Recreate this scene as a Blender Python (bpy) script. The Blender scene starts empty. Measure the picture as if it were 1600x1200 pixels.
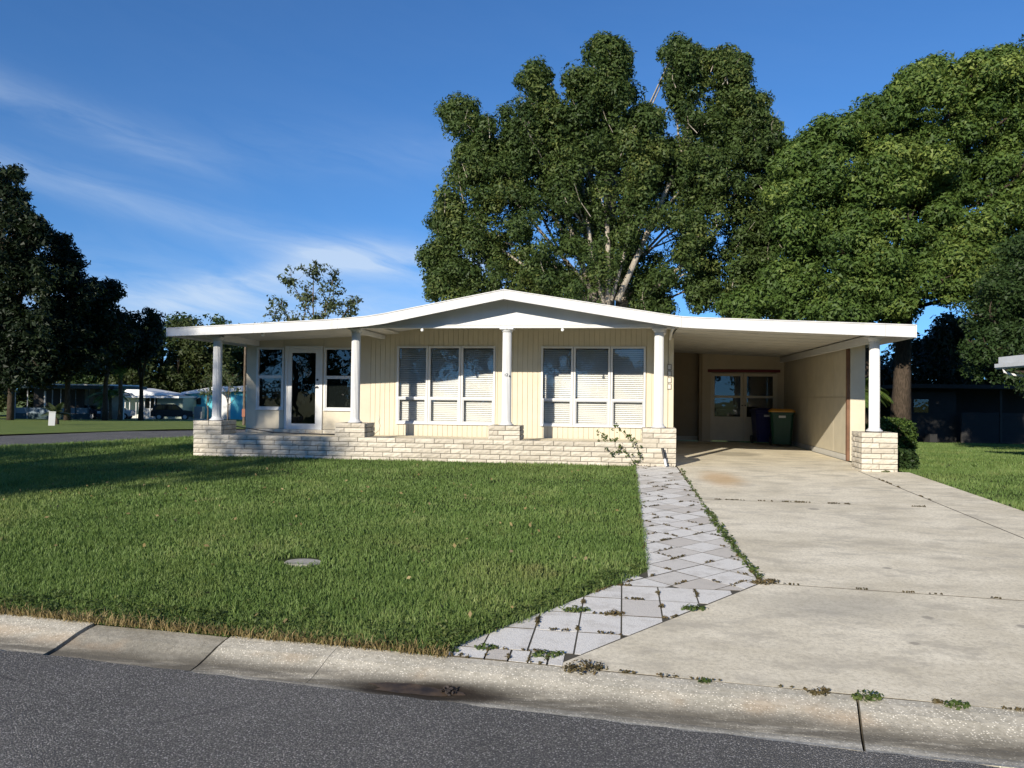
import bpy, bmesh, math, random
import numpy as np
from mathutils import Vector, Matrix

# ------------------------------------------------------------------ camera, sky, sun, exposure
SC = bpy.context.scene
COL = SC.collection
random.seed(5)
RNG = np.random.default_rng(11)

CAM = np.array([2.07, -15.256, 1.338])
YAW, PITCH, ROLL, FPX = 0.144, 0.0157, 0.0114, 1200.0      # focal length in pixels of a 1600 px wide frame


def cam_axes():
    f = np.array([-math.sin(YAW) * math.cos(PITCH), math.cos(YAW) * math.cos(PITCH), math.sin(PITCH)])
    r = np.array([math.cos(YAW), math.sin(YAW), 0.0])
    u = np.cross(r, f)
    r2 = r * math.cos(ROLL) + u * math.sin(ROLL)
    u2 = -r * math.sin(ROLL) + u * math.cos(ROLL)
    return r2, u2, f


AR, AU, AF = cam_axes()
cam_data = bpy.data.cameras.new('camera')
cam = bpy.data.objects.new('camera', cam_data)
COL.objects.link(cam)
cam_data.sensor_fit = 'HORIZONTAL'
cam_data.sensor_width = 36.0
cam_data.lens = 36.0 * FPX / 1600.0
cam_data.clip_start = 0.05
cam_data.clip_end = 3000
mw = Matrix.Identity(4)
for i in range(3):
    mw[i][0], mw[i][1], mw[i][2], mw[i][3] = AR[i], AU[i], -AF[i], CAM[i]
cam.matrix_world = mw
SC.camera = cam

SUN_DIR = Vector((-0.38, -1.0, 0.44)).normalized()           # towards the sun
SUN_EL = math.asin(SUN_DIR.z)
SUN_ROT = math.atan2(SUN_DIR.x, SUN_DIR.y)

world = bpy.data.worlds.new('World')
SC.world = world
world.use_nodes = True


def build_sky():
    nt = world.node_tree
    nt.nodes.clear()
    N = nt.nodes.new

    def link(a, b):
        nt.links.new(a, b)

    def math_n(op, a, b=None, c=None, clamp=False):
        n = N('ShaderNodeMath')
        n.operation = op
        n.use_clamp = clamp
        for k, v in enumerate((a, b, c)):
            if v is None:
                continue
            if isinstance(v, (int, float)):
                n.inputs[k].default_value = v
            else:
                link(v, n.inputs[k])
        return n.outputs[0]

    out = N('ShaderNodeOutputWorld')
    bg = N('ShaderNodeBackground')
    bg.inputs['Strength'].default_value = 0.092
    sky = N('ShaderNodeTexSky')
    sky.sky_type = 'NISHITA'
    sky.sun_disc = False
    sky.sun_elevation = SUN_EL
    sky.sun_rotation = SUN_ROT
    sky.air_density = 1.0
    sky.dust_density = 0.0
    sky.ozone_density = 1.6
    tc0 = N('ShaderNodeTexCoord')
    sp0 = N('ShaderNodeSeparateXYZ')
    link(tc0.outputs['Generated'], sp0.inputs[0])
    cb0 = N('ShaderNodeCombineXYZ')
    link(sp0.outputs[0], cb0.inputs[0])
    link(sp0.outputs[1], cb0.inputs[1])
    link(math_n('MULTIPLY_ADD', math_n('MAXIMUM', sp0.outputs[2], 0.0), 0.85, 0.13), cb0.inputs[2])
    nm0 = N('ShaderNodeVectorMath')
    nm0.operation = 'NORMALIZE'
    link(cb0.outputs[0], nm0.inputs[0])
    link(nm0.outputs[0], sky.inputs[0])
    hsv = N('ShaderNodeHueSaturation')
    hsv.inputs['Saturation'].default_value = 1.12
    hsv.inputs['Value'].default_value = 1.0
    link(sky.outputs[0], hsv.inputs['Color'])
    gam = N('ShaderNodeGamma')
    gam.inputs['Gamma'].default_value = 1.15
    link(hsv.outputs[0], gam.inputs[0])
    tint = N('ShaderNodeMix')
    tint.data_type = 'RGBA'
    tint.blend_type = 'MULTIPLY'
    tint.inputs['Factor'].default_value = 1.0
    link(gam.outputs[0], tint.inputs['A'])
    tint.inputs['B'].default_value = (0.50, 0.73, 0.95, 1)
    # thin cirrus: drawn in azimuth / elevation of the sky itself
    tc = N('ShaderNodeTexCoord')
    sep = N('ShaderNodeSeparateXYZ')
    link(tc.outputs['Generated'], sep.inputs[0])
    az = math_n('ARCTAN2', sep.outputs[0], sep.outputs[1])
    el = math_n('ARCSINE', sep.outputs[2])
    comb = N('ShaderNodeCombineXYZ')
    link(math_n('MULTIPLY', az, 2.2), comb.inputs[0])
    link(math_n('ADD', math_n('MULTIPLY', el, 9.0), math_n('MULTIPLY', az, 1.6)), comb.inputs[1])
    warp = N('ShaderNodeTexNoise')
    warp.inputs['Scale'].default_value = 1.6
    warp.inputs['Detail'].default_value = 3
    link(comb.outputs[0], warp.inputs['Vector'])
    wv = N('ShaderNodeVectorMath')
    wv.operation = 'MULTIPLY_ADD'
    link(warp.outputs['Color'], wv.inputs[0])
    wv.inputs[1].default_value = (0.9, 0.9, 0.9)
    link(comb.outputs[0], wv.inputs[2])
    nz = N('ShaderNodeTexNoise')
    nz.inputs['Scale'].default_value = 2.1
    nz.inputs['Detail'].default_value = 8
    nz.inputs['Roughness'].default_value = 0.6
    link(wv.outputs[0], nz.inputs['Vector'])
    fib = math_n('MULTIPLY_ADD', nz.outputs[0], 2.6, -0.85, True)

    def band(a0, s, e0, w, lo, hi, amp):
        # streak centred on elevation e0 + s*(az-a0), gaussian width w, fading in/out between lo and hi azimuth
        c = math_n('MULTIPLY_ADD', math_n('SUBTRACT', az, a0), s, e0)
        d = math_n('DIVIDE', math_n('SUBTRACT', el, c), w)
        g = math_n('EXPONENT', math_n('MULTIPLY', math_n('MULTIPLY', d, d), -1.0))
        m1 = N('ShaderNodeMapRange')
        m1.interpolation_type = 'SMOOTHSTEP'
        link(az, m1.inputs[0])
        m1.inputs[1].default_value, m1.inputs[2].default_value = lo - 0.12, lo + 0.12
        m2 = N('ShaderNodeMapRange')
        m2.interpolation_type = 'SMOOTHSTEP'
        link(az, m2.inputs[0])
        m2.inputs[1].default_value, m2.inputs[2].default_value = hi - 0.1, hi + 0.1
        m2.inputs[3].default_value, m2.inputs[4].default_value = 1.0, 0.0
        return math_n('MULTIPLY', math_n('MULTIPLY', math_n('MULTIPLY', g, m1.outputs[0]), m2.outputs[0]), amp)

    acc = None
    for b in ((-0.60, -0.22, 0.285, 0.022, -1.1, -0.52, 0.42),
              (-0.45, -0.19, 0.190, 0.020, -0.95, -0.30, 0.42),
              (-0.25, -0.05, 0.170, 0.020, -0.38, -0.06, 1.0),
              (-0.46, 0.30, 0.140, 0.022, -0.62, -0.34, 0.9),
              (-0.40, 0.0, 0.095, 0.055, -1.2, -0.02, 0.8),
              (-0.20, 0.0, 0.30, 0.03, -0.5, 0.15, 0.18)):
        v = band(*b)
        acc = v if acc is None else math_n('ADD', acc, v)
    base = math_n('MULTIPLY', fib, 0.02)
    fac = math_n('ADD', math_n('MULTIPLY', acc, math_n('MULTIPLY_ADD', fib, 0.9, 0.1)), base, None, True)
    fac = math_n('MULTIPLY', fac, 0.7)
    mix = N('ShaderNodeMix')
    mix.data_type = 'RGBA'
    link(fac, mix.inputs['Factor'])
    link(tint.outputs['Result'], mix.inputs['A'])
    mix.inputs['B'].default_value = (5.0, 5.9, 7.0, 1)
    link(mix.outputs['Result'], bg.inputs['Color'])
    link(bg.outputs[0], out.inputs[0])


build_sky()

sun_data = bpy.data.lights.new('sun', 'SUN')
sun_data.energy = 4.7
sun_data.angle = math.radians(0.53)
sun_data.color = (1.0, 0.91, 0.77)
sun = bpy.data.objects.new('sun', sun_data)
COL.objects.link(sun)
sun.rotation_euler = SUN_DIR.to_track_quat('Z', 'Y').to_euler()
sun.location = (-20, -40, 30)

vs = SC.view_settings
vs.view_transform = 'Standard'
vs.look = 'None'
vs.exposure = 0.55
vs.gamma = 1.0
vs.use_curve_mapping = False
SC.render.engine = 'CYCLES'
SC.cycles.use_denoising = True
SC.cycles.max_bounces = 6
SC.cycles.diffuse_bounces = 3
SC.cycles.glossy_bounces = 3
SC.cycles.transmission_bounces = 4
SC.cycles.transparent_max_bounces = 10


# ------------------------------------------------------------------ helpers
def at(x, y, d):
    """world point seen at (x, y) of the 1600x1200 frame, d metres deep"""
    return CAM + d * (AR * (x - 800) / FPX - AU * (y - 600) / FPX + AF)


RH = np.array([math.cos(YAW), math.sin(YAW), 0.0])
FH = np.array([-math.sin(YAW), math.cos(YAW), 0.0])


def depth_of(X, Y):
    return (X - CAM[0]) * FH[0] + (Y - CAM[1]) * FH[1]


def gz(Y):
    return 0.028 * min(Y, 0.0)


def zfar(d):
    return -0.06 - 0.029 * max(0.0, min(d, 100.0) - 28.0)


def tag(o, label=None, cat=None, group=None, kind=None):
    if label:
        o['label'] = label
    if cat:
        o['category'] = cat
    if group:
        o['group'] = group
    if kind:
        o['kind'] = kind
    return o


def empty(name, loc=(0, 0, 0), rz=0.0, parent=None):
    o = bpy.data.objects.new(name, None)
    COL.objects.link(o)
    o.location = loc
    o.rotation_euler = (0, 0, rz)
    if parent:
        o.parent = parent
    return o


def place(name, me, parent=None, loc=(0, 0, 0), rot=(0, 0, 0)):
    o = bpy.data.objects.new(name, me)
    COL.objects.link(o)
    o.location = loc
    o.rotation_euler = rot
    if parent:
        o.parent = parent
    return o


class MB:
    """collects simple solids; build() links them as one mesh object"""

    def __init__(self):
        self.v, self.f = [], []

    def add(self, vs_, fs_):
        n = len(self.v)
        self.v += [tuple(float(c) for c in p) for p in vs_]
        self.f += [tuple(i + n for i in q) for q in fs_]
        return self

    def box(self, x0, x1, y0, y1, z0, z1):
        vs_ = [(x0, y0, z0), (x1, y0, z0), (x1, y1, z0), (x0, y1, z0), (x0, y0, z1), (x1, y0, z1), (x1, y1, z1), (x0, y1, z1)]
        return self.add(vs_, [(3, 2, 1, 0), (4, 5, 6, 7), (0, 1, 5, 4), (1, 2, 6, 5), (2, 3, 7, 6), (3, 0, 4, 7)])

    def prism(self, poly, z0, z1):
        """polygon in x,y (ccw), extruded in z"""
        n = len(poly)
        vs_ = [(p[0], p[1], z0) for p in poly] + [(p[0], p[1], z1) for p in poly]
        fs_ = [tuple(range(n - 1, -1, -1)), tuple(range(n, 2 * n))]
        fs_ += [(i, (i + 1) % n, n + (i + 1) % n, n + i) for i in range(n)]
        return self.add(vs_, fs_)

    def prism_y(self, poly, y0, y1):
        """polygon in x,z (ccw seen from -y), extruded in y"""
        n = len(poly)
        vs_ = [(p[0], y0, p[1]) for p in poly] + [(p[0], y1, p[1]) for p in poly]
        fs_ = [tuple(range(n)), tuple(range(2 * n - 1, n - 1, -1))]
        fs_ += [((i + 1) % n, i, n + i, n + (i + 1) % n) for i in range(n)]
        return self.add(vs_, fs_)

    def prism_x(self, poly, x0, x1):
        """polygon in y,z, extruded in x"""
        n = len(poly)
        vs_ = [(x0, p[0], p[1]) for p in poly] + [(x1, p[0], p[1]) for p in poly]
        fs_ = [tuple(range(n - 1, -1, -1)), tuple(range(n, 2 * n))]
        fs_ += [(i, (i + 1) % n, n + (i + 1) % n, n + i) for i in range(n)]
        return self.add(vs_, fs_)

    def tube(self, pts, radii, n=8, cap=True):
        pts = [np.array(p, float) for p in pts]
        rings = []
        base = len(self.v)
        for i, p in enumerate(pts):
            a = pts[min(i + 1, len(pts) - 1)] - pts[max(i - 1, 0)]
            a = a / (np.linalg.norm(a) + 1e-9)
            ref = np.array([0, 0, 1.0]) if abs(a[2]) < 0.9 else np.array([1.0, 0, 0])
            s = np.cross(a, ref)
            s /= np.linalg.norm(s)
            t = np.cross(s, a)
            r = radii[i] if hasattr(radii, '__len__') else radii
            for k in range(n):
                an = 2 * math.pi * k / n
                self.v.append(tuple(p + r * (math.cos(an) * s + math.sin(an) * t)))
        for i in range(len(pts) - 1):
            for k in range(n):
                a0 = base + i * n + k
                a1 = base + i * n + (k + 1) % n
                self.f.append((a0, a0 + n, a1 + n, a1))
        if cap:
            self.f.append(tuple(base + k for k in range(n)))
            self.f.append(tuple(base + (len(pts) - 1) * n + k for k in range(n - 1, -1, -1)))
        return self

    def lathe(self, prof, n=20, cx=0.0, cy=0.0):
        base = len(self.v)
        for (r, z) in prof:
            for k in range(n):
                an = 2 * math.pi * k / n
                self.v.append((cx + r * math.cos(an), cy + r * math.sin(an), z))
        for i in range(len(prof) - 1):
            for k in range(n):
                a0 = base + i * n + k
                a1 = base + i * n + (k + 1) % n
                self.f.append((a0, a1, a1 + n, a0 + n))
        self.f.append(tuple(base + k for k in range(n - 1, -1, -1)))
        self.f.append(tuple(base + (len(prof) - 1) * n + k for k in range(n)))
        return self

    def mesh(self, name, mat=None, smooth=False, fix=True):
        me = bpy.data.meshes.new(name)
        me.from_pydata(self.v, [], self.f)
        if fix:
            bm = bmesh.new()
            bm.from_mesh(me)
            bmesh.ops.recalc_face_normals(bm, faces=bm.faces)
            bm.to_mesh(me)
            bm.free()
        if smooth:
            me.polygons.foreach_set('use_smooth', [True] * len(me.polygons))
        if mat:
            me.materials.append(mat)
        return me

    def build(self, name, mat, parent=None, loc=(0, 0, 0), rot=(0, 0, 0), smooth=False, fix=True):
        return place(name, self.mesh(name, mat, smooth, fix), parent, loc, rot)


def big_mesh(name, V, F, mat, rnd=None, smooth=False):
    """fast mesh from numpy: V (n,3), F (m,k)"""
    me = bpy.data.meshes.new(name)
    V = np.ascontiguousarray(V, np.float32)
    F = np.ascontiguousarray(F, np.int32)
    m, k = F.shape
    me.vertices.add(len(V))
    me.vertices.foreach_set('co', V.ravel())
    me.loops.add(m * k)
    me.loops.foreach_set('vertex_index', F.ravel())
    me.polygons.add(m)
    me.polygons.foreach_set('loop_start', np.arange(0, m * k, k, dtype=np.int32))
    if smooth:
        me.polygons.foreach_set('use_smooth', np.ones(m, bool))
    if rnd is not None:
        a = me.attributes.new('rnd', 'FLOAT', 'POINT')
        a.data.foreach_set('value', np.ascontiguousarray(rnd, np.float32))
    me.update(calc_edges=True)
    if mat:
        me.materials.append(mat)
    return me


# ------------------------------------------------------------------ materials
class Mat:
    def __init__(self, name):
        self.m = bpy.data.materials.new(name)
        self.m.use_nodes = True
        self.nt = self.m.node_tree
        self.nt.nodes.clear()
        self.out = self.N('ShaderNodeOutputMaterial')
        self.b = self.N('ShaderNodeBsdfPrincipled')
        self.L(self.b.outputs[0], self.out.inputs[0])

    def N(self, t):
        return self.nt.nodes.new(t)

    def L(self, a, b):
        self.nt.links.new(a, b)

    def set(self, **k):
        for n, v in k.items():
            s = self.b.inputs[n.replace('_', ' ')]
            if hasattr(v, 'is_output'):
                self.L(v, s)
            else:
                s.default_value = v
        return self

    def coord(self, kind='Object', scale=(1, 1, 1), rot=(0, 0, 0), loc=(0, 0, 0)):
        if kind == 'World':
            g = self.N('ShaderNodeNewGeometry').outputs['Position']
        else:
            g = self.N('ShaderNodeTexCoord').outputs[kind]
        mp = self.N('ShaderNodeMapping')
        mp.inputs['Scale'].default_value = scale
        mp.inputs['Rotation'].default_value = rot
        mp.inputs['Location'].default_value = loc
        self.L(g, mp.inputs[0])
        return mp.outputs[0]

    def noise(self, co, scale, detail=4, rough=0.55, color=False):
        n = self.N('ShaderNodeTexNoise')
        n.inputs['Scale'].default_value = scale
        n.inputs['Detail'].default_value = detail
        n.inputs['Roughness'].default_value = rough
        self.L(co, n.inputs['Vector'])
        return n.outputs['Color' if color else 0]

    def voro(self, co, scale, out='Distance', feature='F1'):
        n = self.N('ShaderNodeTexVoronoi')
        n.feature = feature
        n.inputs['Scale'].default_value = scale
        self.L(co, n.inputs['Vector'])
        return n.outputs[out]

    def rng(self, v, a, b, c=0.0, d=1.0, smooth=True):
        n = self.N('ShaderNodeMapRange')
        n.interpolation_type = 'SMOOTHSTEP' if smooth else 'LINEAR'
        self.L(v, n.inputs[0])
        for i, x in enumerate((a, b, c, d)):
            n.inputs[i + 1].default_value = x
        return n.outputs[0]

    def math(self, op, a, b=0.0):
        n = self.N('ShaderNodeMath')
        n.operation = op
        for k, v in enumerate((a, b)):
            if isinstance(v, (int, float)):
                n.inputs[k].default_value = v
            else:
                self.L(v, n.inputs[k])
        return n.outputs[0]

    def mix(self, fac, a, b, mode='MIX'):
        n = self.N('ShaderNodeMix')
        n.data_type = 'RGBA'
        n.blend_type = mode
        if isinstance(fac, (int, float)):
            n.inputs['Factor'].default_value = fac
        else:
            self.L(fac, n.inputs['Factor'])
        for s, v in (('A', a), ('B', b)):
            if isinstance(v, tuple):
                n.inputs[s].default_value = (*v, 1) if len(v) == 3 else v
            else:
                self.L(v, n.inputs[s])
        return n.outputs['Result']

    def bump(self, h, strength=0.3, dist=0.01):
        n = self.N('ShaderNodeBump')
        n.inputs['Strength'].default_value = strength
        n.inputs['Distance'].default_value = dist
        self.L(h, n.inputs['Height'])
        self.L(n.outputs[0], self.b.inputs['Normal'])
        return self

    def blob(self, X, Y, rx, ry, soft=0.5, wob=0.35):
        """irregular stain mask centred on world X,Y"""
        co = self.coord('World', (1 / rx, 1 / ry, 0), loc=(-X / rx, -Y / ry, 0))
        nz = self.noise(self.coord('World'), 2.2 / max(rx, ry), 4)
        ln = self.N('ShaderNodeVectorMath')
        ln.operation = 'LENGTH'
        self.L(co, ln.inputs[0])
        d = self.math('ADD', ln.outputs['Value'], self.math('MULTIPLY', self.math('SUBTRACT', nz, 0.5), wob * 2))
        return self.rng(d, 1 - soft, 1.0 + 0.2 * soft, 1.0, 0.0)


def paint(name, col, rough=0.5, var=0.06, bump=0.0, dirt=0.0, scale=3.0):
    m = Mat(name)
    co = m.coord('World')
    n = m.noise(co, scale, 5, 0.6)
    c = m.mix(m.rng(n, 0.3, 0.7), tuple(x * (1 - var) for x in col), tuple(min(1, x * (1 + var)) for x in col))
    if dirt:
        d = m.noise(m.coord('World', (4, 4, 1.0)), 1.3, 6, 0.65)
        c = m.mix(m.math('MULTIPLY', m.rng(d, 0.52, 0.75), dirt), c, tuple(x * 0.55 for x in col))
    m.set(Base_Color=c, Roughness=rough)
    m.b.inputs['Specular IOR Level'].default_value = 0.3
    if bump:
        m.bump(m.noise(co, 60, 3), bump, 0.004)
    return m.m


def flat(name, col, rough=0.5, metal=0.0, spec=0.4):
    m = Mat(name)
    m.set(Base_Color=(*col, 1), Roughness=rough, Metallic=metal)
    m.b.inputs['Specular IOR Level'].default_value = spec
    return m.m


def glass_mat(name, tint=(0.9, 0.95, 0.95), refl=0.08, dark=0.0):
    m = Mat(name)
    m.nt.nodes.remove(m.b)
    tr = m.N('ShaderNodeBsdfTransparent')
    tr.inputs[0].default_value = (*tint, 1)
    gl = m.N('ShaderNodeBsdfGlossy')
    gl.inputs['Roughness'].default_value = 0.015
    fr = m.N('ShaderNodeFresnel')
    fr.inputs['IOR'].default_value = 1.5
    nb = m.N('ShaderNodeBump')
    nb.inputs['Strength'].default_value = 0.12
    nb.inputs['Distance'].default_value = 0.02
    m.L(m.noise(m.coord('World'), 2.5, 2), nb.inputs['Height'])
    m.L(nb.outputs[0], gl.inputs['Normal'])
    ms = m.N('ShaderNodeMixShader')
    m.L(m.math('ADD', fr.outputs[0], refl), ms.inputs[0])
    m.L(tr.outputs[0], ms.inputs[1])
    m.L(gl.outputs[0], ms.inputs[2])
    m.L(ms.outputs[0], m.out.inputs[0])
    return m.m


def foliage(name, c_dark, c_mid, c_light, trans=0.3, nscale=0.35, rough=0.55):
    m = Mat(name)
    a = m.N('ShaderNodeAttribute')
    a.attribute_name = 'rnd'
    nz = m.noise(m.coord('World'), nscale, 3)
    t = m.math('ADD', m.math('MULTIPLY', a.outputs['Fac'], 0.6), m.math('MULTIPLY', nz, 0.8))
    c = m.mix(m.rng(t, 0.25, 0.75), c_dark, c_mid)
    c = m.mix(m.rng(t, 0.75, 1.15), c, c_light)
    m.set(Base_Color=c, Roughness=rough)
    m.b.inputs['Specular IOR Level'].default_value = 0.25
    tl = m.N('ShaderNodeBsdfTranslucent')
    m.L(m.mix(1.0, c, (1.0, 1.0, 0.5), 'MULTIPLY'), tl.inputs[0])
    ms = m.N('ShaderNodeMixShader')
    ms.inputs[0].default_value = trans
    m.L(m.b.outputs[0], ms.inputs[1])
    m.L(tl.outputs[0], ms.inputs[2])
    m.L(ms.outputs[0], m.out.inputs[0])
    return m.m


def mat_concrete():
    m = Mat('driveway_concrete')
    co = m.coord('World')
    big = m.noise(m.coord('World', (0.8, 1.1, 1)), 1.3, 7, 0.7)
    fine = m.noise(co, 34, 7, 0.78)
    sp = m.voro(co, 110)
    c = m.mix(m.rng(big, 0.3, 0.7), (0.60, 0.535, 0.395), (0.82, 0.745, 0.575))
    c = m.mix(m.math('MULTIPLY', m.rng(fine, 0.42, 0.66), 0.55), c, (0.36, 0.315, 0.225))
    c = m.mix(m.math('MULTIPLY', m.rng(sp, 0.05, 0.24, 1.0, 0.0), 0.6), c, (0.92, 0.86, 0.72))
    st = m.noise(m.coord('World', (1.0, 1.7, 1)), 1.9, 7, 0.68)
    c = m.mix(m.math('MULTIPLY', m.rng(st, 0.48, 0.66), 0.6), c, (0.40, 0.36, 0.28))
    c = m.mix(m.math('MULTIPLY', m.blob(3.75, -1.6, 0.45, 1.3, 0.8), 0.55), c, (0.50, 0.29, 0.10))
    c = m.mix(m.math('MULTIPLY', m.blob(4.75, 3.9, 0.75, 0.8, 0.5), 0.5), c, (0.20, 0.18, 0.14))
    c = m.mix(m.math('MULTIPLY', m.blob(3.7, -9.0, 0.9, 0.5, 0.9), 0.35), c, (0.26, 0.25, 0.22))
    for (x, y, r) in ((4.5, -7.7, 0.05), (4.3, -9.2, 0.05), (4.0, -9.8, 0.04), (4.9, -9.3, 0.05), (4.6, -4.5, 0.09)):
        c = m.mix(m.math('MULTIPLY', m.blob(x, y, r, r, 0.5, 0.2), 0.6), c, (0.2, 0.18, 0.15))
    m.set(Base_Color=c, Roughness=0.9)
    m.b.inputs['Specular IOR Level'].default_value = 0.15
    m.bump(m.math('ADD', m.math('MULTIPLY', fine, 0.6), m.math('MULTIPLY', sp, 0.5)), 0.35, 0.006)
    return m.m


def mat_curb(name='curb_aggregate', agg=0.9, k=1.0):
    m = Mat(name)
    co = m.coord('World')
    big = m.noise(co, 2.2, 6, 0.65)
    sp = m.voro(co, 62)
    spc = m.voro(co, 62, 'Color')
    c = m.mix(m.rng(big, 0.3, 0.7), tuple(k * x for x in (0.37, 0.345, 0.275)), tuple(k * x for x in (0.54, 0.50, 0.405)))
    c = m.mix(m.math('MULTIPLY', m.rng(m.noise(co, 30, 7, 0.78), 0.42, 0.66), 0.6), c, tuple(k * x for x in (0.22, 0.20, 0.155)))
    c = m.mix(m.math('MULTIPLY', m.rng(sp, 0.22, 0.34, 1.0, 0.0), m.math('MULTIPLY', m.rng(spc, 0.3, 0.5), agg)), c, (0.86, 0.80, 0.66))
    # silt left by running water along the flow line
    u = m.coord('World', (0.088, 1, 0), loc=(0, 10.44, 0))
    sx = m.N('ShaderNodeSeparateXYZ')
    m.L(u, sx.inputs[0])
    w = m.math('ADD', sx.outputs[1], m.math('MULTIPLY', sx.outputs[0], 1.0))
    w = m.math('ADD', w, m.math('MULTIPLY', m.math('SUBTRACT', m.noise(m.coord('World', (0.6, 3, 1)), 2.0, 5), 0.5), 0.16))
    band = m.math('MULTIPLY', m.rng(w, -0.50, -0.40), m.rng(w, -0.36, -0.17, 1.0, 0.0))
    c = m.mix(m.math('MULTIPLY', m.math('MULTIPLY', band, m.rng(m.noise(m.coord('World', (0.8, 5, 1)), 2.5, 6, 0.7), 0.3, 0.55, 0.35, 1.0)), 0.85), c, (0.085, 0.076, 0.06))
    c = m.mix(m.math('MULTIPLY', m.blob(0.95, -10.93, 0.62, 0.15, 0.5, 0.25), 0.95), c, (0.022, 0.016, 0.011))
    rust = m.math('MULTIPLY', m.rng(w, -0.34, -0.2), m.rng(w, -0.26, -0.08, 1.0, 0.0))
    c = m.mix(m.math('MULTIPLY', m.math('MULTIPLY', rust, m.rng(m.noise(co, 1.3, 4), 0.5, 0.65)), 0.5), c, (0.40, 0.27, 0.15))
    m.set(Base_Color=c, Roughness=0.92)
    m.b.inputs['Specular IOR Level'].default_value = 0.15
    m.bump(m.math('ADD', m.rng(sp, 0.1, 0.4, 1.0, 0.0), m.math('MULTIPLY', m.noise(co, 30, 5), 1.2)), 0.3, 0.006)
    return m.m


def mat_asphalt():
    m = Mat('asphalt')
    co = m.coord('World')
    sp = m.voro(co, 115)
    spc = m.voro(co, 115, 'Color')
    big = m.noise(co, 1.2, 5, 0.6)
    c = m.mix(m.rng(big, 0.3, 0.7), (0.155, 0.149, 0.134), (0.22, 0.21, 0.19))
    c = m.mix(m.math('MULTIPLY', m.rng(spc, 0.62, 0.85), 0.75), c, (0.50, 0.48, 0.45))
    c = m.mix(m.math('MULTIPLY', m.rng(sp, 0.35, 0.6), 0.8), c, (0.06, 0.06, 0.06))
    ed = m.voro(m.coord('World', (1, 1.4, 1)), 0.55, 'Distance', 'DISTANCE_TO_EDGE')
    c = m.mix(m.math('MULTIPLY', m.rng(ed, 0.0, 0.012, 1.0, 0.0), m.math('MULTIPLY', m.rng(m.noise(co, 0.8, 3), 0.5, 0.6), 0.6)), c, (0.05, 0.05, 0.05))
    c = m.mix(m.math('MULTIPLY', m.rng(m.noise(m.coord('World', (0.25, 1.6, 1)), 1.0, 5), 0.5, 0.7), 0.35), c, (0.10, 0.10, 0.102))
    m.set(Base_Color=c, Roughness=0.92)
    m.b.inputs['Specular IOR Level'].default_value = 0.12
    m.bump(m.math('ADD', m.rng(sp, 0.0, 0.6, 1.0, 0.0), m.math('MULTIPLY', spc, 0.7)), 0.8, 0.008)
    return m.m


def mat_brick():
    m = Mat('split_face_brick')
    oi = m.N('ShaderNodeObjectInfo')
    co = m.coord('World')
    n1 = m.noise(co, 26, 6, 0.7)
    n2 = m.noise(co, 5, 4)
    c = m.mix(oi.outputs['Random'], (0.46, 0.415, 0.335), (0.63, 0.58, 0.48))
    c = m.mix(m.math('MULTIPLY', m.rng(n2, 0.42, 0.7), 0.4), c, (0.40, 0.36, 0.29))
    c = m.mix(m.math('MULTIPLY', m.rng(n1, 0.5, 0.75), 0.4), c, (0.30, 0.27, 0.22))
    m.set(Base_Color=c, Roughness=0.92)
    m.b.inputs['Specular IOR Level'].default_value = 0.15
    m.bump(m.math('ADD', n1, m.math('MULTIPLY', m.noise(co, 70, 4), 0.5)), 0.8, 0.018)
    return m.m


def mat_paver():
    m = Mat('paver_concrete')
    oi = m.N('ShaderNodeObjectInfo')
    co = m.coord('World')
    c = m.mix(m.rng(oi.outputs['Random'], 0.6, 1.0), (0.80, 0.77, 0.70), (0.58, 0.525, 0.445))
    n = m.noise(co, 6, 6, 0.65)
    c = m.mix(m.math('MULTIPLY', m.rng(n, 0.48, 0.68), 0.55), c, (0.50, 0.46, 0.39))
    sp = m.voro(co, 170)
    c = m.mix(m.math('MULTIPLY', m.rng(sp, 0.32, 0.6), 0.45), c, (0.40, 0.385, 0.35))
    m.set(Base_Color=c, Roughness=0.93)
    m.b.inputs['Specular IOR Level'].default_value = 0.15
    m.bump(m.math('ADD', sp, m.noise(co, 45, 4)), 0.5, 0.005)
    return m.m


def mat_soil(name, a, b, d):
    m = Mat(name)
    co = m.coord('World')
    c = m.mix(m.rng(m.noise(co, 0.6, 5), 0.3, 0.7), a, b)
    c = m.mix(m.rng(m.noise(co, 28, 5, 0.7), 0.4, 0.72), c, d)
    m.set(Base_Color=c, Roughness=0.95)
    m.b.inputs['Specular IOR Level'].default_value = 0.1
    m.bump(m.noise(co, 40, 5, 0.7), 0.9, 0.03)
    return m.m


def mat_bark(name, a, b, scale=6):
    m = Mat(name)
    n = m.noise(m.coord('World', (3, 3, 0.8)), scale, 6, 0.65)
    m.set(Base_Color=m.mix(m.rng(n, 0.35, 0.65), a, b), Roughness=0.9)
    m.b.inputs['Specular IOR Level'].default_value = 0.15
    m.bump(n, 0.8, 0.04)
    return m.m


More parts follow.
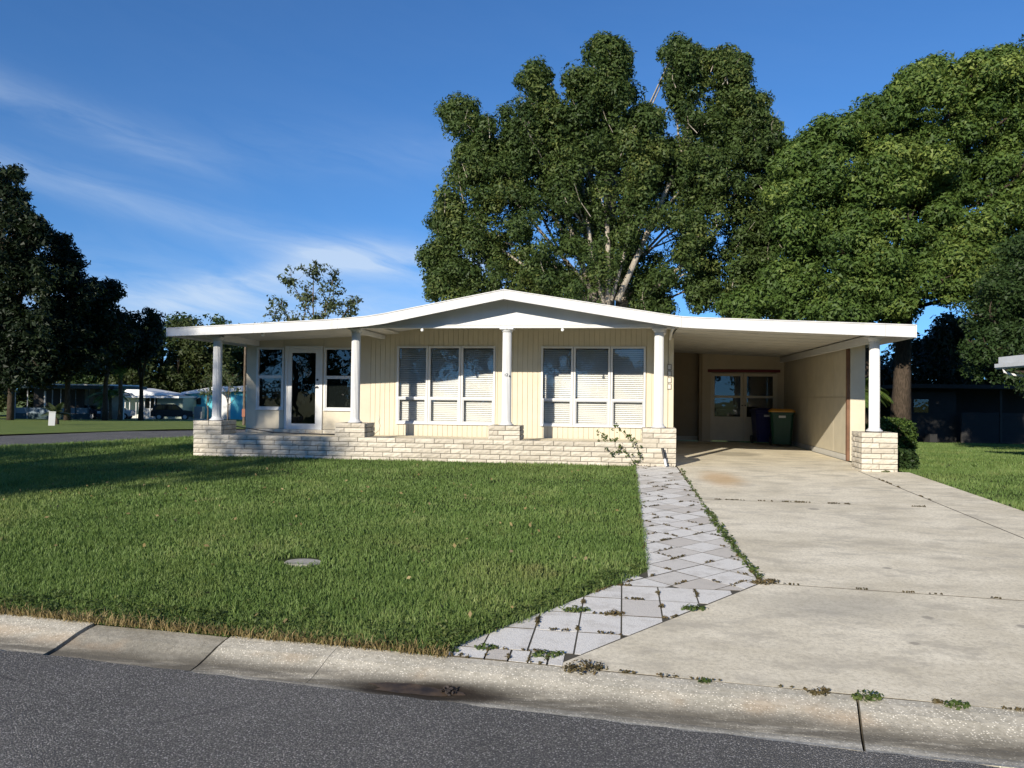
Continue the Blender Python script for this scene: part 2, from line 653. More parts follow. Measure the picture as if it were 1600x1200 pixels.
M_CONC, M_CURB, M_ASPH, M_BRICK, M_PAVER = mat_concrete(), mat_curb(), mat_asphalt(), mat_brick(), mat_paver()
M_MORTAR = paint('mortar', (0.11, 0.098, 0.08), 0.95)
M_WHITE = paint('white_aluminium', (0.60, 0.605, 0.60), 0.42, 0.03, 0.0, 0.10)
M_FASC = paint('white_fascia_paint', (0.56, 0.56, 0.55), 0.5, 0.06, 0.0, 0.4)
M_SOFF = paint('soffit_white', (0.56, 0.55, 0.51), 0.6, 0.04, 0.0, 0.15)
M_CREAM = paint('cream_siding_paint', (0.57, 0.515, 0.39), 0.65, 0.04, 0.15, 0.08)
M_CREAM2 = paint('cream_panel_paint', (0.54, 0.485, 0.375), 0.65, 0.04, 0.1, 0.12)
M_TAN = paint('tan_carport_paint', (0.47, 0.40, 0.28), 0.7, 0.05, 0.1, 0.1)
M_BEIGE = paint('carport_panel_paint', (0.54, 0.49, 0.375), 0.65, 0.05, 0.1, 0.15)
M_BROWN = paint('brown_wall_paint', (0.30, 0.24, 0.155), 0.7, 0.05)
M_RED = flat('dark_red_header', (0.12, 0.012, 0.018), 0.6)
M_GROOVE = paint('siding_groove', (0.46, 0.40, 0.27), 0.8)
M_GLASS = glass_mat('window_glass', (0.98, 0.985, 0.98), 0.0)
M_GLASSD = glass_mat('dark_window_glass', (0.45, 0.48, 0.48), 0.02)
M_BLIND = paint('blind_slats', (0.74, 0.73, 0.70), 0.5, 0.02)
M_ALU = flat('grey_aluminium', (0.42, 0.43, 0.44), 0.45, 0.3)
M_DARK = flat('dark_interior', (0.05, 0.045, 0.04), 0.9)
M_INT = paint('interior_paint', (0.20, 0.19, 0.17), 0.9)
M_SCREEN = flat('insect_screen', (0.16, 0.165, 0.165), 0.8)
M_BLACK = flat('black_plastic', (0.012, 0.012, 0.013), 0.4)
M_BULB = flat('white_bulb', (0.85, 0.85, 0.82), 0.25)
M_LAWN = mat_soil('lawn_soil', (0.035, 0.055, 0.016), (0.055, 0.08, 0.022), (0.045, 0.042, 0.02))
M_FARLAWN = mat_soil('far_lawn', (0.13, 0.18, 0.045), (0.18, 0.22, 0.06), (0.10, 0.13, 0.035))
M_GRASS = foliage('grass_blades', (0.066, 0.118, 0.028), (0.138, 0.215, 0.056), (0.28, 0.335, 0.125), 0.3, 1.3)
gm_ = M_GRASS.node_tree
_w = Mat.__new__(Mat)
_w.m, _w.nt = M_GRASS, gm_
_b = [n for n in gm_.nodes if n.type == 'BSDF_PRINCIPLED'][0]
_src = _b.inputs['Base Color'].links[0].from_socket
_p1 = _w.noise(_w.coord('World'), 0.45, 5, 0.6)
_p2 = _w.noise(_w.coord('World', loc=(7, 3, 0)), 1.6, 4, 0.6)
_c = _w.mix(_w.math('MULTIPLY', _w.rng(_p1, 0.48, 0.72), 0.35), _src, (0.24, 0.26, 0.085))
_c = _w.mix(_w.math('MULTIPLY', _w.rng(_p2, 0.6, 0.74), 0.45), _c, (0.28, 0.24, 0.11))
_c = _w.mix(_w.math('MULTIPLY', _w.rng(_p2, 0.28, 0.42, 1.0, 0.0), 0.5), _c, (0.05, 0.095, 0.022))
_w.L(_c, _b.inputs['Base Color'])
M_STRAW = foliage('dry_grass', (0.16, 0.12, 0.05), (0.26, 0.20, 0.09), (0.36, 0.28, 0.14), 0.2, 1.5)
M_WEED = foliage('weed_leaves', (0.035, 0.062, 0.016), (0.075, 0.112, 0.026), (0.14, 0.165, 0.05), 0.3, 3.0)
M_WEEDR = foliage('dry_weed_leaves', (0.06, 0.05, 0.02), (0.10, 0.08, 0.035), (0.16, 0.11, 0.05), 0.2, 3.0)


# ------------------------------------------------------------------ ground, streets, lawns
def sheet(name, poly, mat, zf, kind='structure'):
    me = bpy.data.meshes.new(name)
    bm = bmesh.new()
    f = bm.faces.new([bm.verts.new((p[0], p[1], 0)) for p in poly])
    # cut along y = 0 so that the slope breaks there
    bmesh.ops.bisect_plane(bm, geom=bm.verts[:] + bm.edges[:] + bm.faces[:], plane_co=(0, 0, 0), plane_no=(0, 1, 0))
    for v in bm.verts:
        v.co.z = zf(v.co.x, v.co.y)
    bmesh.ops.recalc_face_normals(bm, faces=bm.faces)
    if sum(f.normal.z for f in bm.faces) < 0:
        bmesh.ops.reverse_faces(bm, faces=bm.faces)
    bm.to_mesh(me)
    bm.free()
    me.materials.append(mat)
    o = place(name, me)
    o['kind'] = kind
    return o


gx = [-700, -200, -60, -20, 20, 60, 200, 700]
gy = [-500, -60, -9.5, 2, 20, 60, 120, 300, 900]
gv, gf = [], []
for Y in gy:
    for X in gx:
        d = depth_of(X, Y)
        gv.append((X, Y, -0.75 if Y < -5 else -0.28 - 0.03 * max(0, min(d, 100) - 20)))
for j in range(len(gy) - 1):
    for i in range(len(gx) - 1):
        a = j * len(gx) + i
        gf.append((a, a + 1, a + 1 + len(gx), a + len(gx)))
o = place('ground', big_mesh('ground', np.array(gv), np.array(gf), M_FARLAWN))
o['kind'] = 'structure'


def curb_y(X):
    return -10.44 - 0.088 * X


def asph_y(X):
    return -10.955 - 0.105 * X


street = MB()
def street_z(X):
    return 0.028 * curb_y(X) - 0.069


street_edge = []
for i in range(241):
    X = -12 + 24 * i / 240
    street_edge.append((X, asph_y(X) + 0.014 + 0.006 * math.sin(X * 17.3) + 0.005 * math.sin(X * 41.0 + 1) + 0.004 * math.sin(X * 7.7), street_z(X)))
street_edge = [(-60, asph_y(-60), street_z(-60))] + street_edge + [(60, asph_y(60), street_z(60))]
street.add(street_edge + [(60, -25, street_z(60)), (-60, -13, street_z(-60))], [tuple(reversed(range(len(street_edge) + 2)))])
street.build('street', M_ASPH)['kind'] = 'structure'
sheet('verge', [(-60, -13.2), (60, -25.2), (80, -90), (-80, -90)], M_FARLAWN, lambda x, y: -0.35)


def near_e(Y):
    return -13.15 + 0.385 * Y


def far_e(Y):
    return -19.35 + 0.36 * Y


sv, sf = [], []
for j, Y in enumerate((-2, 2, 6, 10, 14, 18, 26, 40, 70)):
    df = depth_of(far_e(Y), Y)
    zf_ = zfar(df) - 0.03
    sv += [(near_e(Y) + 0.5, Y, min(-0.07, zf_ * 0.5 - 0.05)), (far_e(Y) - 1.5, Y, zf_)]
    if j:
        sf.append((2 * j - 2, 2 * j - 1, 2 * j + 1, 2 * j))
MB().add(sv, sf).build('side_street', M_ASPH)['kind'] = 'structure'

LAWN_MAIN = [(-16.2, curb_y(-16.2)), (0.93, curb_y(0.93)), (2.04, -8.62), (2.28, -8.2), (2.28, 0.02), (-7.0, 0.02), (-7.0, 30), (near_e(30), 30), (near_e(0), 0)]
sheet('lawn', LAWN_MAIN, M_LAWN, lambda x, y: gz(y) - 0.012)


def z_right(x, y):
    return gz(y) - 0.012 if y < 0 else -0.012 - 0.030 * y


LAWN_R = [(7.35, -10.4), (30, -12.9), (40, 45), (7.35, 45)]
sheet('lawn', LAWN_R, M_LAWN, z_right)


def z_left(x, y):
    return zfar(depth_of(x, y)) + 0.02


fl = []
for Y in (-2, 6, 12, 18, 26, 40, 60, 90, 120):
    for k in (0, -6, -16, -30, -60):
        X = far_e(Y) + k
        fl.append((X, Y, z_left(X, Y)))
ff = []
for j in range(8):
    for i in range(4):
        a = j * 5 + i
        ff.append((a + 1, a, a + 5, a + 6))
place('lawn', big_mesh('lawn', np.array(fl), np.array(ff), M_FARLAWN))['kind'] = 'structure'

# rolled gutter curb, cast in segments
CU = np.array([1.0, -0.096])
CU /= np.linalg.norm(CU)
CN = np.array([CU[1], -CU[0]])
PROF = [(0.0, 0.0), (0.07, -0.006), (0.16, -0.022), (0.26, -0.050), (0.35, -0.072), (0.43, -0.082), (0.50, -0.079), (0.545, -0.071)]
curb = empty('curb')
curb['kind'] = 'structure'


M_CURB2 = mat_curb('newer_curb_concrete', 0.12, 0.66)


def curb_seg(xa, xb, drop=0.0, skew=(0, 0)):
    mb = MB()
    n = max(2, int((xb - xa) / 0.12))
    rows = []
    for i in range(n + 1):
        X = xa + (xb - xa) * i / n
        t = i / n
        row = []
        for (o_, z) in PROF:
            sk = (skew[0] * (1 - t) + skew[1] * t) * o_
            zz = 0.028 * curb_y(X) + z - drop + 0.002 * math.sin(X * 5.1 + o_ * 9)
            row.append((X + CN[0] * o_ + sk, curb_y(X) + CN[1] * o_, zz))
        row = [(row[0][0], row[0][1], row[0][2] - 0.18)] + row + [(row[-1][0], row[-1][1], row[-1][2] - 0.12)]
        rows.append(row)
    k = len(rows[0])
    vs_ = [p for r in rows for p in r]
    fs_ = [(i * k + j, i * k + j + 1, (i + 1) * k + j + 1, (i + 1) * k + j) for i in range(n) for j in range(k - 1)]
    fs_ += [tuple(range(k)), tuple(range((n + 1) * k - 1, n * k - 1, -1))]
    mb.add(vs_, fs_)
    return mb.build('curb_segment', M_CURB2 if drop else M_CURB, curb)


for xa, xb, dr, sk in ((-16, -8, 0, (0, 0)), (-7.985, -4.2, 0, (0, 0)), (-4.185, -1.60, 0, (0, 0.02)), (-1.575, -0.545, 0.014, (0.02, 0.04)),
                       (-0.515, 0.266, 0, (0.04, 0)), (0.270, 3.36, 0, (0, -.12)), (3.375, 6.4, 0, (-.12, 0)), (6.415, 12, 0, (0, 0)), (12.02, 30, 0, (0, 0))):
    curb_seg(xa, xb, dr, sk)

M_DIRT = paint('joint_dirt', (0.085, 0.073, 0.052), 0.95)


def dark_sides(o_):
    # joint dirt colour on the vertical sides, darkening faces the sun would light
    o_.data.materials.append(M_DIRT)
    for p_ in o_.data.polygons:
        if abs(p_.normal.z) < 0.8:
            p_.material_index = 1
    return o_


# driveway slabs
drive = empty('driveway')
drive['kind'] = 'structure'


def slab(poly):
    mb = MB()
    n = len(poly)
    top = [(x, y, gz(y) + 0.0012) for x, y in poly]
    bot = [(x, y, gz(y) - 0.15) for x, y in poly]
    c = 0.003
    cx = sum(p[0] for p in poly) / n
    cy = sum(p[1] for p in poly) / n
    ins = []
    for x, y in poly:
        d = math.hypot(x - cx, y - cy)
        xx, yy = x + (cx - x) / d * c, y + (cy - y) / d * c
        ins.append((xx, yy, gz(yy) + 0.0018))
    mb.add(ins + top + bot, [tuple(range(n))] + [(i, n + i, n + (i + 1) % n, (i + 1) % n) for i in range(n)]
           + [(n + i, 2 * n + i, 2 * n + (i + 1) % n, n + (i + 1) % n) for i in range(n)])
    return dark_sides(mb.build('concrete_slab', M_CONC, drive))


MB().add([(1.76, curb_y(1.76) + 0.002, gz(curb_y(1.76)) - .001), (8.15, curb_y(8.15) + 0.002, gz(curb_y(8.15)) - .001), (7.34, -9.2, gz(-9.2) - .001), (7.34, -0.03, -0.0018), (3.14, -0.03, -0.0018), (3.26, -8.43, gz(-8.43) - .001)],
         [(0, 1, 2, 5), (2, 3, 4, 5)]).build('joint_filler', M_DIRT, drive)
slab([(3.13, -3.93), (6.45, -4.06), (6.45, 0.0), (3.13, 0.0)])
slab([(3.12, 0.004), (6.9, 0.004), (6.9, 9.15), (3.12, 9.15)])
slab([(3.26, -8.42), (6.45, -8.72), (6.45, -4.075), (3.14, -3.945)])
slab([(1.672, curb_y(1.672) + 0.008), (8.2, curb_y(8.2) + 0.008), (7.35, -9.3), (6.47, -8.74), (3.25, -8.437)])
slab([(6.468, -4.06), (7.35, -4.1), (7.35, -0.02), (6.468, 0.0)])
slab([(6.468, -8.72), (7.35, -9.28), (7.35, -4.115), (6.468, -4.075)])


# paver path
def clip(poly, a, b):
    """keep the part of poly left of the line a->b"""
    out = []
    n = len(poly)
    f = lambda p: (b[0] - a[0]) * (p[1] - a[1]) - (b[1] - a[1]) * (p[0] - a[0])
    for i in range(n):
        p, q = poly[i], poly[(i + 1) % n]
        fp, fq = f(p), f(q)
        if fp >= 0:
            out.append(p)
        if (fp > 0 > fq) or (fp < 0 < fq):
            t = fp / (fp - fq)
            out.append((p[0] + (q[0] - p[0]) * t, p[1] + (q[1] - p[1]) * t))
    return out


def area(p):
    return 0.5 * sum(p[i][0] * p[(i + 1) % len(p)][1] - p[(i + 1) % len(p)][0] * p[i][1] for i in range(len(p)))


path = empty('paver_path')
path['kind'] = 'structure'
R1 = random.Random(3)
PAVE = []


def paver(poly):
    if len(poly) < 3 or abs(area(poly)) < 0.004:
        return
    cx = sum(p[0] for p in poly) / len(poly)
    cy = sum(p[1] for p in poly) / len(poly)
    lift = R1.uniform(-0.0008, 0.0022)
    tx, ty = R1.uniform(-0.005, 0.005), R1.uniform(-0.005, 0.005)
    n = len(poly)
    zt = lambda x, y: gz(y) + 0.003 + lift + tx * (x - cx) + ty * (y - cy)
    ins, top, bot = [], [], []
    for x, y in poly:
        d = math.hypot(x - cx, y - cy) + 1e-6
        k = 0.0025 / d
        ix, iy = x + (cx - x) * k, y + (cy - y) * k
        ins.append((ix, iy, zt(ix, iy)))
        top.append((x, y, zt(x, y) - 0.0015))
        bot.append((x, y, gz(y) - 0.05))
    mb = MB()
    mb.add(ins + top + bot, [tuple(range(n))] + [(i, n + i, n + (i + 1) % n, (i + 1) % n) for i in range(n)]
           + [(n + i, 2 * n + i, 2 * n + (i + 1) % n, n + (i + 1) % n) for i in range(n)])
    dark_sides(mb.build('paver', M_PAVER, path))
    PAVE.append(poly)


def inset_rect(x0, x1, y0, y1, g):
    return [(x0 + g, y0 + g), (x1 - g, y0 + g), (x1 - g, y1 - g), (x0 + g, y1 - g)]


# lower flare, rows parallel to the street
FL = [((0.955, -10.40), (1.745, -10.47)), ((1.745, -10.47), (3.235, -8.44)), ((3.235, -8.44), (2.30, -8.17)), ((2.30, -8.17), (2.05, -8.66)), ((2.05, -8.66), (0.955, -10.40))]
for j in range(-2, 6):
    for i in range(-2, 9):
        x0 = 1.182 + 0.2965 * i
        y0 = -10.365 + 0.425 * j
        p = inset_rect(x0, x0 + 0.2965, y0, y0 + 0.425, 0.0045)
        p = [(x, y - 0.03 * (x - 1.6)) for x, y in p]
        for a, b in (FL[0], FL[1], FL[4], ((3.3, -8.72), (1.7, -8.72))):
            if p:
                p = clip(p, a, b)
        if p and j >= 0:
            paver(p)
for i, (xa, xb) in enumerate(((0.99, 1.225), (1.235, 1.375), (1.385, 1.50), (1.51, 1.62), (1.63, 1.72))):
    paver([(xa, curb_y(xa) + 0.012), (xb, curb_y(xb) + 0.012), (xb, -10.372 - 0.03 * (xb - 1.6)), (xa, -10.372 - 0.03 * (xa - 1.6))])
# upper strip, laid on the diagonal
an = math.radians(47)
ca, sa = math.cos(an), math.sin(an)
for i in range(-30, 40):
    for j in range(-30, 40):
        r = inset_rect(i * 0.40, (i + 1) * 0.40, j * 0.30, (j + 1) * 0.30, 0.0045)
        p = [(2.54 + x * ca - y * sa, -8.15 + x * sa + y * ca) for x, y in r]
        if max(q[1] for q in p) < -8.8 or min(q[1] for q in p) > 0 or max(q[0] for q in p) < 2.2 or min(q[0] for q in p) > 3.3:
            continue
        for a, b in (((2.30 if min(q[1] for q in p) > -8.45 else 2.08, 0), (2.30 if min(q[1] for q in p) > -8.45 else 2.08, -9)), ((3.235, -8.42), (3.10, -0.02)), ((3.1, -0.03), (2.2, -0.03)), ((1.7, -8.71), (3.3, -8.71)), ((1.745, -10.47), (3.235, -8.44))):
            if p:
                p = clip(p, a, b)
        if p:
            paver(p)
MB().add([(2.29, 0.01, 0.0002), (2.29, -8.16, gz(-8.16) + 0.0002), (0.95, -10.4, gz(-10.4)), (1.70, -10.55, gz(-10.55)), (3.25, -8.45, gz(-8.45) + 0.0002), (3.12, 0.01, 0.0002)],
         [(0, 1, 2, 3, 4, 5)]).build('sand_bed', paint('joint_sand', (0.075, 0.068, 0.05), 0.95), path)


# ------------------------------------------------------------------ the house
house = empty('bungalow', (0, 0, 0))
tag(house, 'cream bungalow with low white gable, fluted white porch columns and carport', 'house')
WY = 2.1                                    # front wall plane
FB = [(-7.48, 2.52), (-5.21, 2.60), (-4.0, 2.66), (-3.55, 2.69), (-3.1, 2.725), (-2.74, 2.775), (-0.29, 3.26), (1.89, 2.89), (2.85, 2.735), (3.16, 2.69), (3.6, 2.665), (4.76, 2.61), (7.37, 2.50)]
FT = [(-7.48, 2.69), (-5.21, 2.80), (-4.0, 2.86), (-3.55, 2.89), (-3.1, 2.93), (-2.74, 2.985), (-0.29, 3.45), (1.89, 3.10), (2.85, 2.945), (3.16, 2.90), (3.6, 2.875), (4.76, 2.83), (7.37, 2.73)]


def interp(tab, x):
    return float(np.interp(x, [p[0] for p in tab], [p[1] for p in tab]))


# roof deck
BACK = 17.0
low = [(x, interp(FB, x) + (0.09 if x < -2.5 else 0.155)) for x, _ in FB]
top = [(x, interp(FT, x) - 0.02) for x, _ in FT]
mb = MB()
mb.prism_y([(-7.46, low[0][1])] + low[1:-1] + [(7.35, low[-1][1])] + [(7.35, top[-1][1])] + top[-2:0:-1] + [(-7.46, top[0][1])], -0.225, BACK)
roof = mb.build('roof', M_FASC, house)
# front fascia, in lengths with butt joints
cuts = [-7.48, -5.55, -3.72, -1.45, -0.29, 3.16, 6.85, 7.37]
for a, b in zip(cuts[:-1], cuts[1:]):
    xs = [a + 0.0015] + [x for x, _ in FB if a + 0.05 < x < b - 0.05] + [b - 0.0015]
    poly = [(x, interp(FB, x)) for x in xs] + [(x, interp(FT, x)) for x in reversed(xs)]
    m_ = MB().prism_y(poly, -0.255, -0.228)
    lip = [(x, interp(FT, x) - 0.012) for x in xs] + [(x, interp(FT, x) + 0.006) for x in reversed(xs)]
    m_.prism_y(lip, -0.268, -0.2555)
    m_.build('fascia', M_FASC, house)
MB().box(-7.505, -7.482, -0.255, BACK, 2.515, 2.695).build('side_fascia', M_FASC, house)
MB().box(7.372, 7.395, -0.255, BACK, 2.495, 2.735).build('side_fascia', M_FASC, house)
# return on the carport fascia end
MB().box(7.28, 7.37, -0.226, -0.12, 2.49, 2.512).build('fascia_return', M_FASC, house)

# ceiling panels under the porch and the carport
for k in range(6):
    y0, y1 = -0.2 + 0.385 * k, -0.2 + 0.385 * (k + 1) - 0.006
    xs = (-7.44, -5.21, -4.0, -3.55, -3.12)
    poly = [(x, interp(FB, x) + 0.045) for x in xs] + [(x, interp(FB, x) + 0.075) for x in reversed(xs)]
    MB().prism_y(poly, y0, y1).build('ceiling_panel', M_SOFF, house)
for k in range(23):
    y0, y1 = -0.2 + 0.41 * k, -0.2 + 0.41 * (k + 1) - 0.012
    dz = 0.10 + (0.006 if k % 2 else 0.0)
    xs = (3.19, 3.6, 4.76, 7.34)
    poly = [(x, interp(FB, x) + dz) for x in xs] + [(x, interp(FB, x) + dz + 0.02) for x in reversed(xs)]
    MB().prism_y(poly, y0, y1).build('ceiling_panel', M_SOFF, house)
for k in range(4):
    MB().box(-3.1, 3.1, 0.36 + 0.43 * k, 0.36 + 0.43 * (k + 1) - 0.006, 2.93, 2.95).build('ceiling_panel', M_SOFF, house)

# gable panel and its beam
gp = [(-2.72, 2.80), (2.52, 2.80), (1.89, 2.89 + 0.15), (-0.29, 3.26 + 0.15), (-2.72, 2.80)]
gx_ = [-3.25, -2.74, -0.29, 1.89, 2.85, 3.1]
MB().prism_y([(-3.25, 2.795), (3.1, 2.795)] + [(x, max(2.80, interp(FB, x) + 0.152)) for x in reversed(gx_)], 0.235, 0.265).build('gable_panel', M_WHITE, house)
MB().box(-3.42, 3.12, 0.19, 0.345, 2.725, 2.793).box(-3.42, 3.12, 0.18, 0.1895, 2.778, 2.79).build('gable_beam', M_WHITE, house)
MB().box(-0.293, -0.287, 0.2315, 0.2345, 2.80, 3.36).build('panel_joint', M_SOFF, house)
# beams from the columns back to the wall
for (x, z0, z1, ye) in ((-6.62, 2.47, 2.605, 2.07), (-3.5, 2.635, 2.722, 2.07), (2.86, 2.64, 2.722, 2.07), (6.84, 2.45, 2.60, 9.1)):
    MB().box(x - 0.055, x + 0.055, 0.42, ye, z0, z1).build('porch_beam', M_WHITE, house)
MB().tube([(3.02, -0.10, 2.70), (3.02, 0.5, 2.66), (3.06, 1.6, 2.60)], 0.03, 6).build('downspout', M_SOFF, house)

# fluted columns
col_x = (-6.64, -3.52, -0.295, 2.77, 6.83)
NF = 20


def column_mesh(h):
    mb = MB()
    n = NF * 4
    levels = [(0.0, 0.096, 0), (0.03, 0.096, 1), (0.5 * h, 0.096, 1), (h - 0.03, 0.092, 1), (h, 0.092, 0)]
    for (z, r, fl_) in levels:
        for k in range(n):
            a_ = 2 * math.pi * k / n
            rr = r - (0.009 if (fl_ and k % 4 in (1, 2)) else 0.0)
            mb.v.append((rr * math.cos(a_), rr * math.sin(a_), z))
    for i in range(len(levels) - 1):
        for k in range(n):
            a0, a1 = i * n + k, i * n + (k + 1) % n
            mb.f.append((a0, a1, a1 + n, a0 + n))
    return mb.mesh('column', M_WHITE)


for i, x in enumerate(col_x):
    ztop = 2.545 if i in (0, 4) else 2.722
    c = place('column', column_mesh(ztop - 0.06 - 0.79), house, (x, 0.30, 0.79))
    h = ztop - 0.06 - 0.79
    MB().lathe([(0.15, -0.045), (0.15, -0.028), (0.135, -0.02), (0.118, -0.008), (0.102, 0.02), (0.099, 0.03)], 24).build('base', M_WHITE, c)
    MB().lathe([(0.094, h - 0.02), (0.108, h - 0.008), (0.118, h + 0.01), (0.128, h + 0.03), (0.128, h + 0.034)], 24).box(-0.14, 0.14, -0.14, 0.14, h + 0.034, h + 0.059).build('capital', M_WHITE, c)
    if i == 2:
        cu = bpy.data.curves.new('column_number', 'FONT')
        cu.body = '12'
        cu.size = 0.085
        cu.extrude = 0.001
        tmp = bpy.data.objects.new('column_number', cu)
        tm = bpy.data.meshes.new_from_object(tmp)
        bpy.data.objects.remove(tmp)
        tm.materials.append(M_BLACK)
        place('column_number', tm, c, (-0.045, -0.0985, 0.95), (math.pi / 2, 0, 0))
        MB().lathe([(0.0, 0), (0.014, 0.0), (0.016, 0.01), (0.010, 0.022)], 10).build('hook', M_BLACK, c, (0.065, -0.073, 0.955), (math.pi / 2, 0, 0.7))
        MB().box(-0.012, 0.012, 0, 0.02, -0.015, 0.015).build('clip', M_ALU, c, (0.0, -0.155, h + 0.05))

# ---- bricks
BL, BH, BD, JT = 0.393, 0.0865, 0.095, 0.0125
R2 = random.Random(8)


def brick_mesh(L, H, D, seed):
    """rough split face towards -y"""
    r = random.Random(seed)
    nx, nz = 5, 2
    vs_, fs_ = [], []
    for j in range(nz + 1):
        for i in range(nx + 1):
            edge = i in (0, nx) or j in (0, nz)
            y = -D / 2 + (r.uniform(0.002, 0.007) if edge else r.uniform(-0.012, 0.003))
            vs_.append((-L / 2 + L * i / nx, y, -H / 2 + H * j / nz))
    for j in range(nz):
        for i in range(nx):
            a = j * (nx + 1) + i
            fs_.append((a, a + 1, a + nx + 2, a + nx + 1))
    n0 = len(vs_)
    vs_ += [(-L / 2, D / 2, -H / 2), (L / 2, D / 2, -H / 2), (L / 2, D / 2, H / 2), (-L / 2, D / 2, H / 2)]
    bl, br, tr, tl = 0, nx, nz * (nx + 1) + nx, nz * (nx + 1)
    fs_ += [(n0 + 1, n0, n0 + 3, n0 + 2)]
    fs_ += [tuple([n0, n0 + 1] + [br - i for i in range(nx + 1)])]
    fs_ += [tuple([n0 + 2, n0 + 3] + [tl + i for i in range(nx + 1)])]
    fs_ += [tuple([n0, bl] + [(j) * (nx + 1) for j in range(1, nz + 1)] + [n0 + 3])]
    fs_ += [tuple([br, n0 + 1, n0 + 2] + [j * (nx + 1) + nx for j in range(nz, 0, -1)])]
    mb = MB().add(vs_, fs_)
    return mb.mesh('brick', M_BRICK)


BM = {}


def brick(parent, cx, cy, z, L, face):
    """face: rotation about z; 0 looks to -y"""
    key = (round(L, 3), R2.randrange(7))
    if key not in BM:
        BM[key] = brick_mesh(L, BH, BD, hash(key) & 0xffff)
    k = R2.uniform(-0.003, 0.003)
    place('brick', BM[key], parent, (cx + math.sin(face) * k, cy - math.cos(face) * k, z), (0, 0, face))


def course_run(x0, x1, off):
    """splits of a course between x0 and x1 with a running bond offset"""
    out = []
    x = x0 - off
    while x < x1 - 1e-6:
        a, b = max(x, x0), min(x + BL + JT, x1)
        if b - a > 0.05:
            out.append((a, b))
        elif out and b - a > 0:
            out[-1] = (out[-1][0], b)
        x += BL + JT
    return out


CH = BH + JT                               # course height
wall_top = 0.455
bw = MB().box(-6.98, 3.08, 0.017, 0.09, -0.15, wall_top - 0.012).build('brick_wall', M_MORTAR, house)
for k in range(6):
    z = wall_top - CH * (k + 0.5)
    for a, b in course_run(-7.0, 3.1, (0.0, 0.2, 0.06, 0.27, 0.13, 0.33)[k]):
        L = b - a - JT
        brick(bw, (a + b) / 2, BD / 2 + (0.0 if k else -0.006), z, round(L, 3), 0)
P_W = 0.65


def pier(xl, ncourse, zt, sides):
    """square brick pier, front at y=-0.02"""
    yf, yb = -0.02, -0.02 + P_W
    zb = zt - CH * ncourse
    core = MB().box(xl + 0.02, xl + P_W - 0.02, yf + 0.02, yb - 0.02, zb, zt - 0.01).build('brick_pier', M_MORTAR, house)
    for k in range(ncourse):
        z = zt - CH * (k + 0.5)
        o_ = 0.0 if k % 2 == 0 else 0.2
        o_ += (0.13, 0.0, 0.22, 0.07)[k % 4] * 0.4
        for a, b in course_run(xl, xl + P_W, o_):
            brick(core, (a + b) / 2, yf + BD / 2, z, round(b - a - JT, 3), 0)
        for s in sides:
            for a, b in course_run(yf + BD + JT, yb, 0.2 - o_ * 0.7):
                xx = xl + P_W - BD / 2 if s > 0 else xl + BD / 2
                brick(core, xx, (a + b) / 2, z, round(b - a - JT, 3), math.pi / 2 if s > 0 else -math.pi / 2)
    return core


ZT = 0.745
pier(-7.0, 3, ZT, (1, -1))
pier(-3.845, 3, ZT, (1, -1))
pier(-0.62, 3, ZT, (1, -1))
pier(2.45, 3, ZT, (1, -1))
for sx_ in (-7.0, 3.1):
    for k in range(6):
        for a, b in course_run(BD + JT, 2.0 if sx_ > 0 else 0.64, (0.1, 0.3)[k % 2]):
            brick(bw, sx_ - BD / 2 if sx_ > 0 else sx_ + BD / 2, (a + b) / 2, wall_top - CH * (k + 0.5), round(b - a - JT, 3), math.pi / 2 if sx_ > 0 else -math.pi / 2)
pier(6.505, 8, ZT - 0.01, (1, -1))

# porch slab and the course of bricks under the door
MB().box(-6.88, 2.99, 0.105, WY - 0.13, 0.05, 0.40).build('porch_slab', M_CONC, house)
for k, (a, b) in enumerate(course_run(-6.85, -3.85, 0.1)):
    brick(bw, (a + b) / 2, WY - 0.075, 0.45, round(b - a - JT, 3), 0)

# ---- front wall: plain panels on the left, grooved boards on the right
WINS = [(-3.165, -2.42), (-2.41, -1.645), (-1.635, -0.835), (0.215, 0.945), (0.955, 1.775), (1.785, 2.56)]
WZ0, WZ1 = 0.665, 2.475
PW = [(-6.64, -5.945, 0.945, 2.435), (-4.945, -4.13, 0.945, 2.435)]
DX0, DX1, DZ0, DZ1 = -5.915, -4.975, 0.495, 2.47


def wtop(x):
    return interp(FB, x) + 0.047 if x < -3.2 else 2.93


for (a, b, z0, z1) in ((-6.9, -6.643, .40, None), (-6.64, -5.948, .50, .942), (-6.64, -5.948, 2.438, None), (-5.942, -5.918, .50, None), (-5.915, -4.975, 2.473, None),
                       (-4.972, -4.948, .50, None), (-4.945, -4.133, .50, .942), (-4.945, -4.133, 2.438, None), (-4.13, -3.80, .40, None)):
    ta, tb = (wtop(a), wtop(b)) if z1 is None else (z1, z1)
    MB().prism_y([(a, z0), (b, z0), (b, tb), (a, ta)], WY, WY + 0.1).build('wall_panel', M_CREAM2, house)
MB().box(-3.8, 3.13, WY + 0.014, WY + 0.10, 0.1, WZ0 - 0.003).box(-3.8, 3.13, WY + 0.014, WY + 0.10, WZ1 + 0.003, 2.93)\
    .box(-3.8, WINS[0][0] - 0.003, WY + 0.014, WY + 0.1, WZ0 - 0.003, WZ1 + 0.003).box(WINS[2][1] + 0.003, WINS[3][0] - 0.003, WY + 0.014, WY + 0.1, WZ0 - 0.003, WZ1 + 0.003)\
    .box(WINS[5][1] + 0.003, 3.13, WY + 0.014, WY + 0.1, WZ0 - 0.003, WZ1 + 0.003).build('siding_back', M_GROOVE, house)
bx = -3.795
k = 0
SB = {}


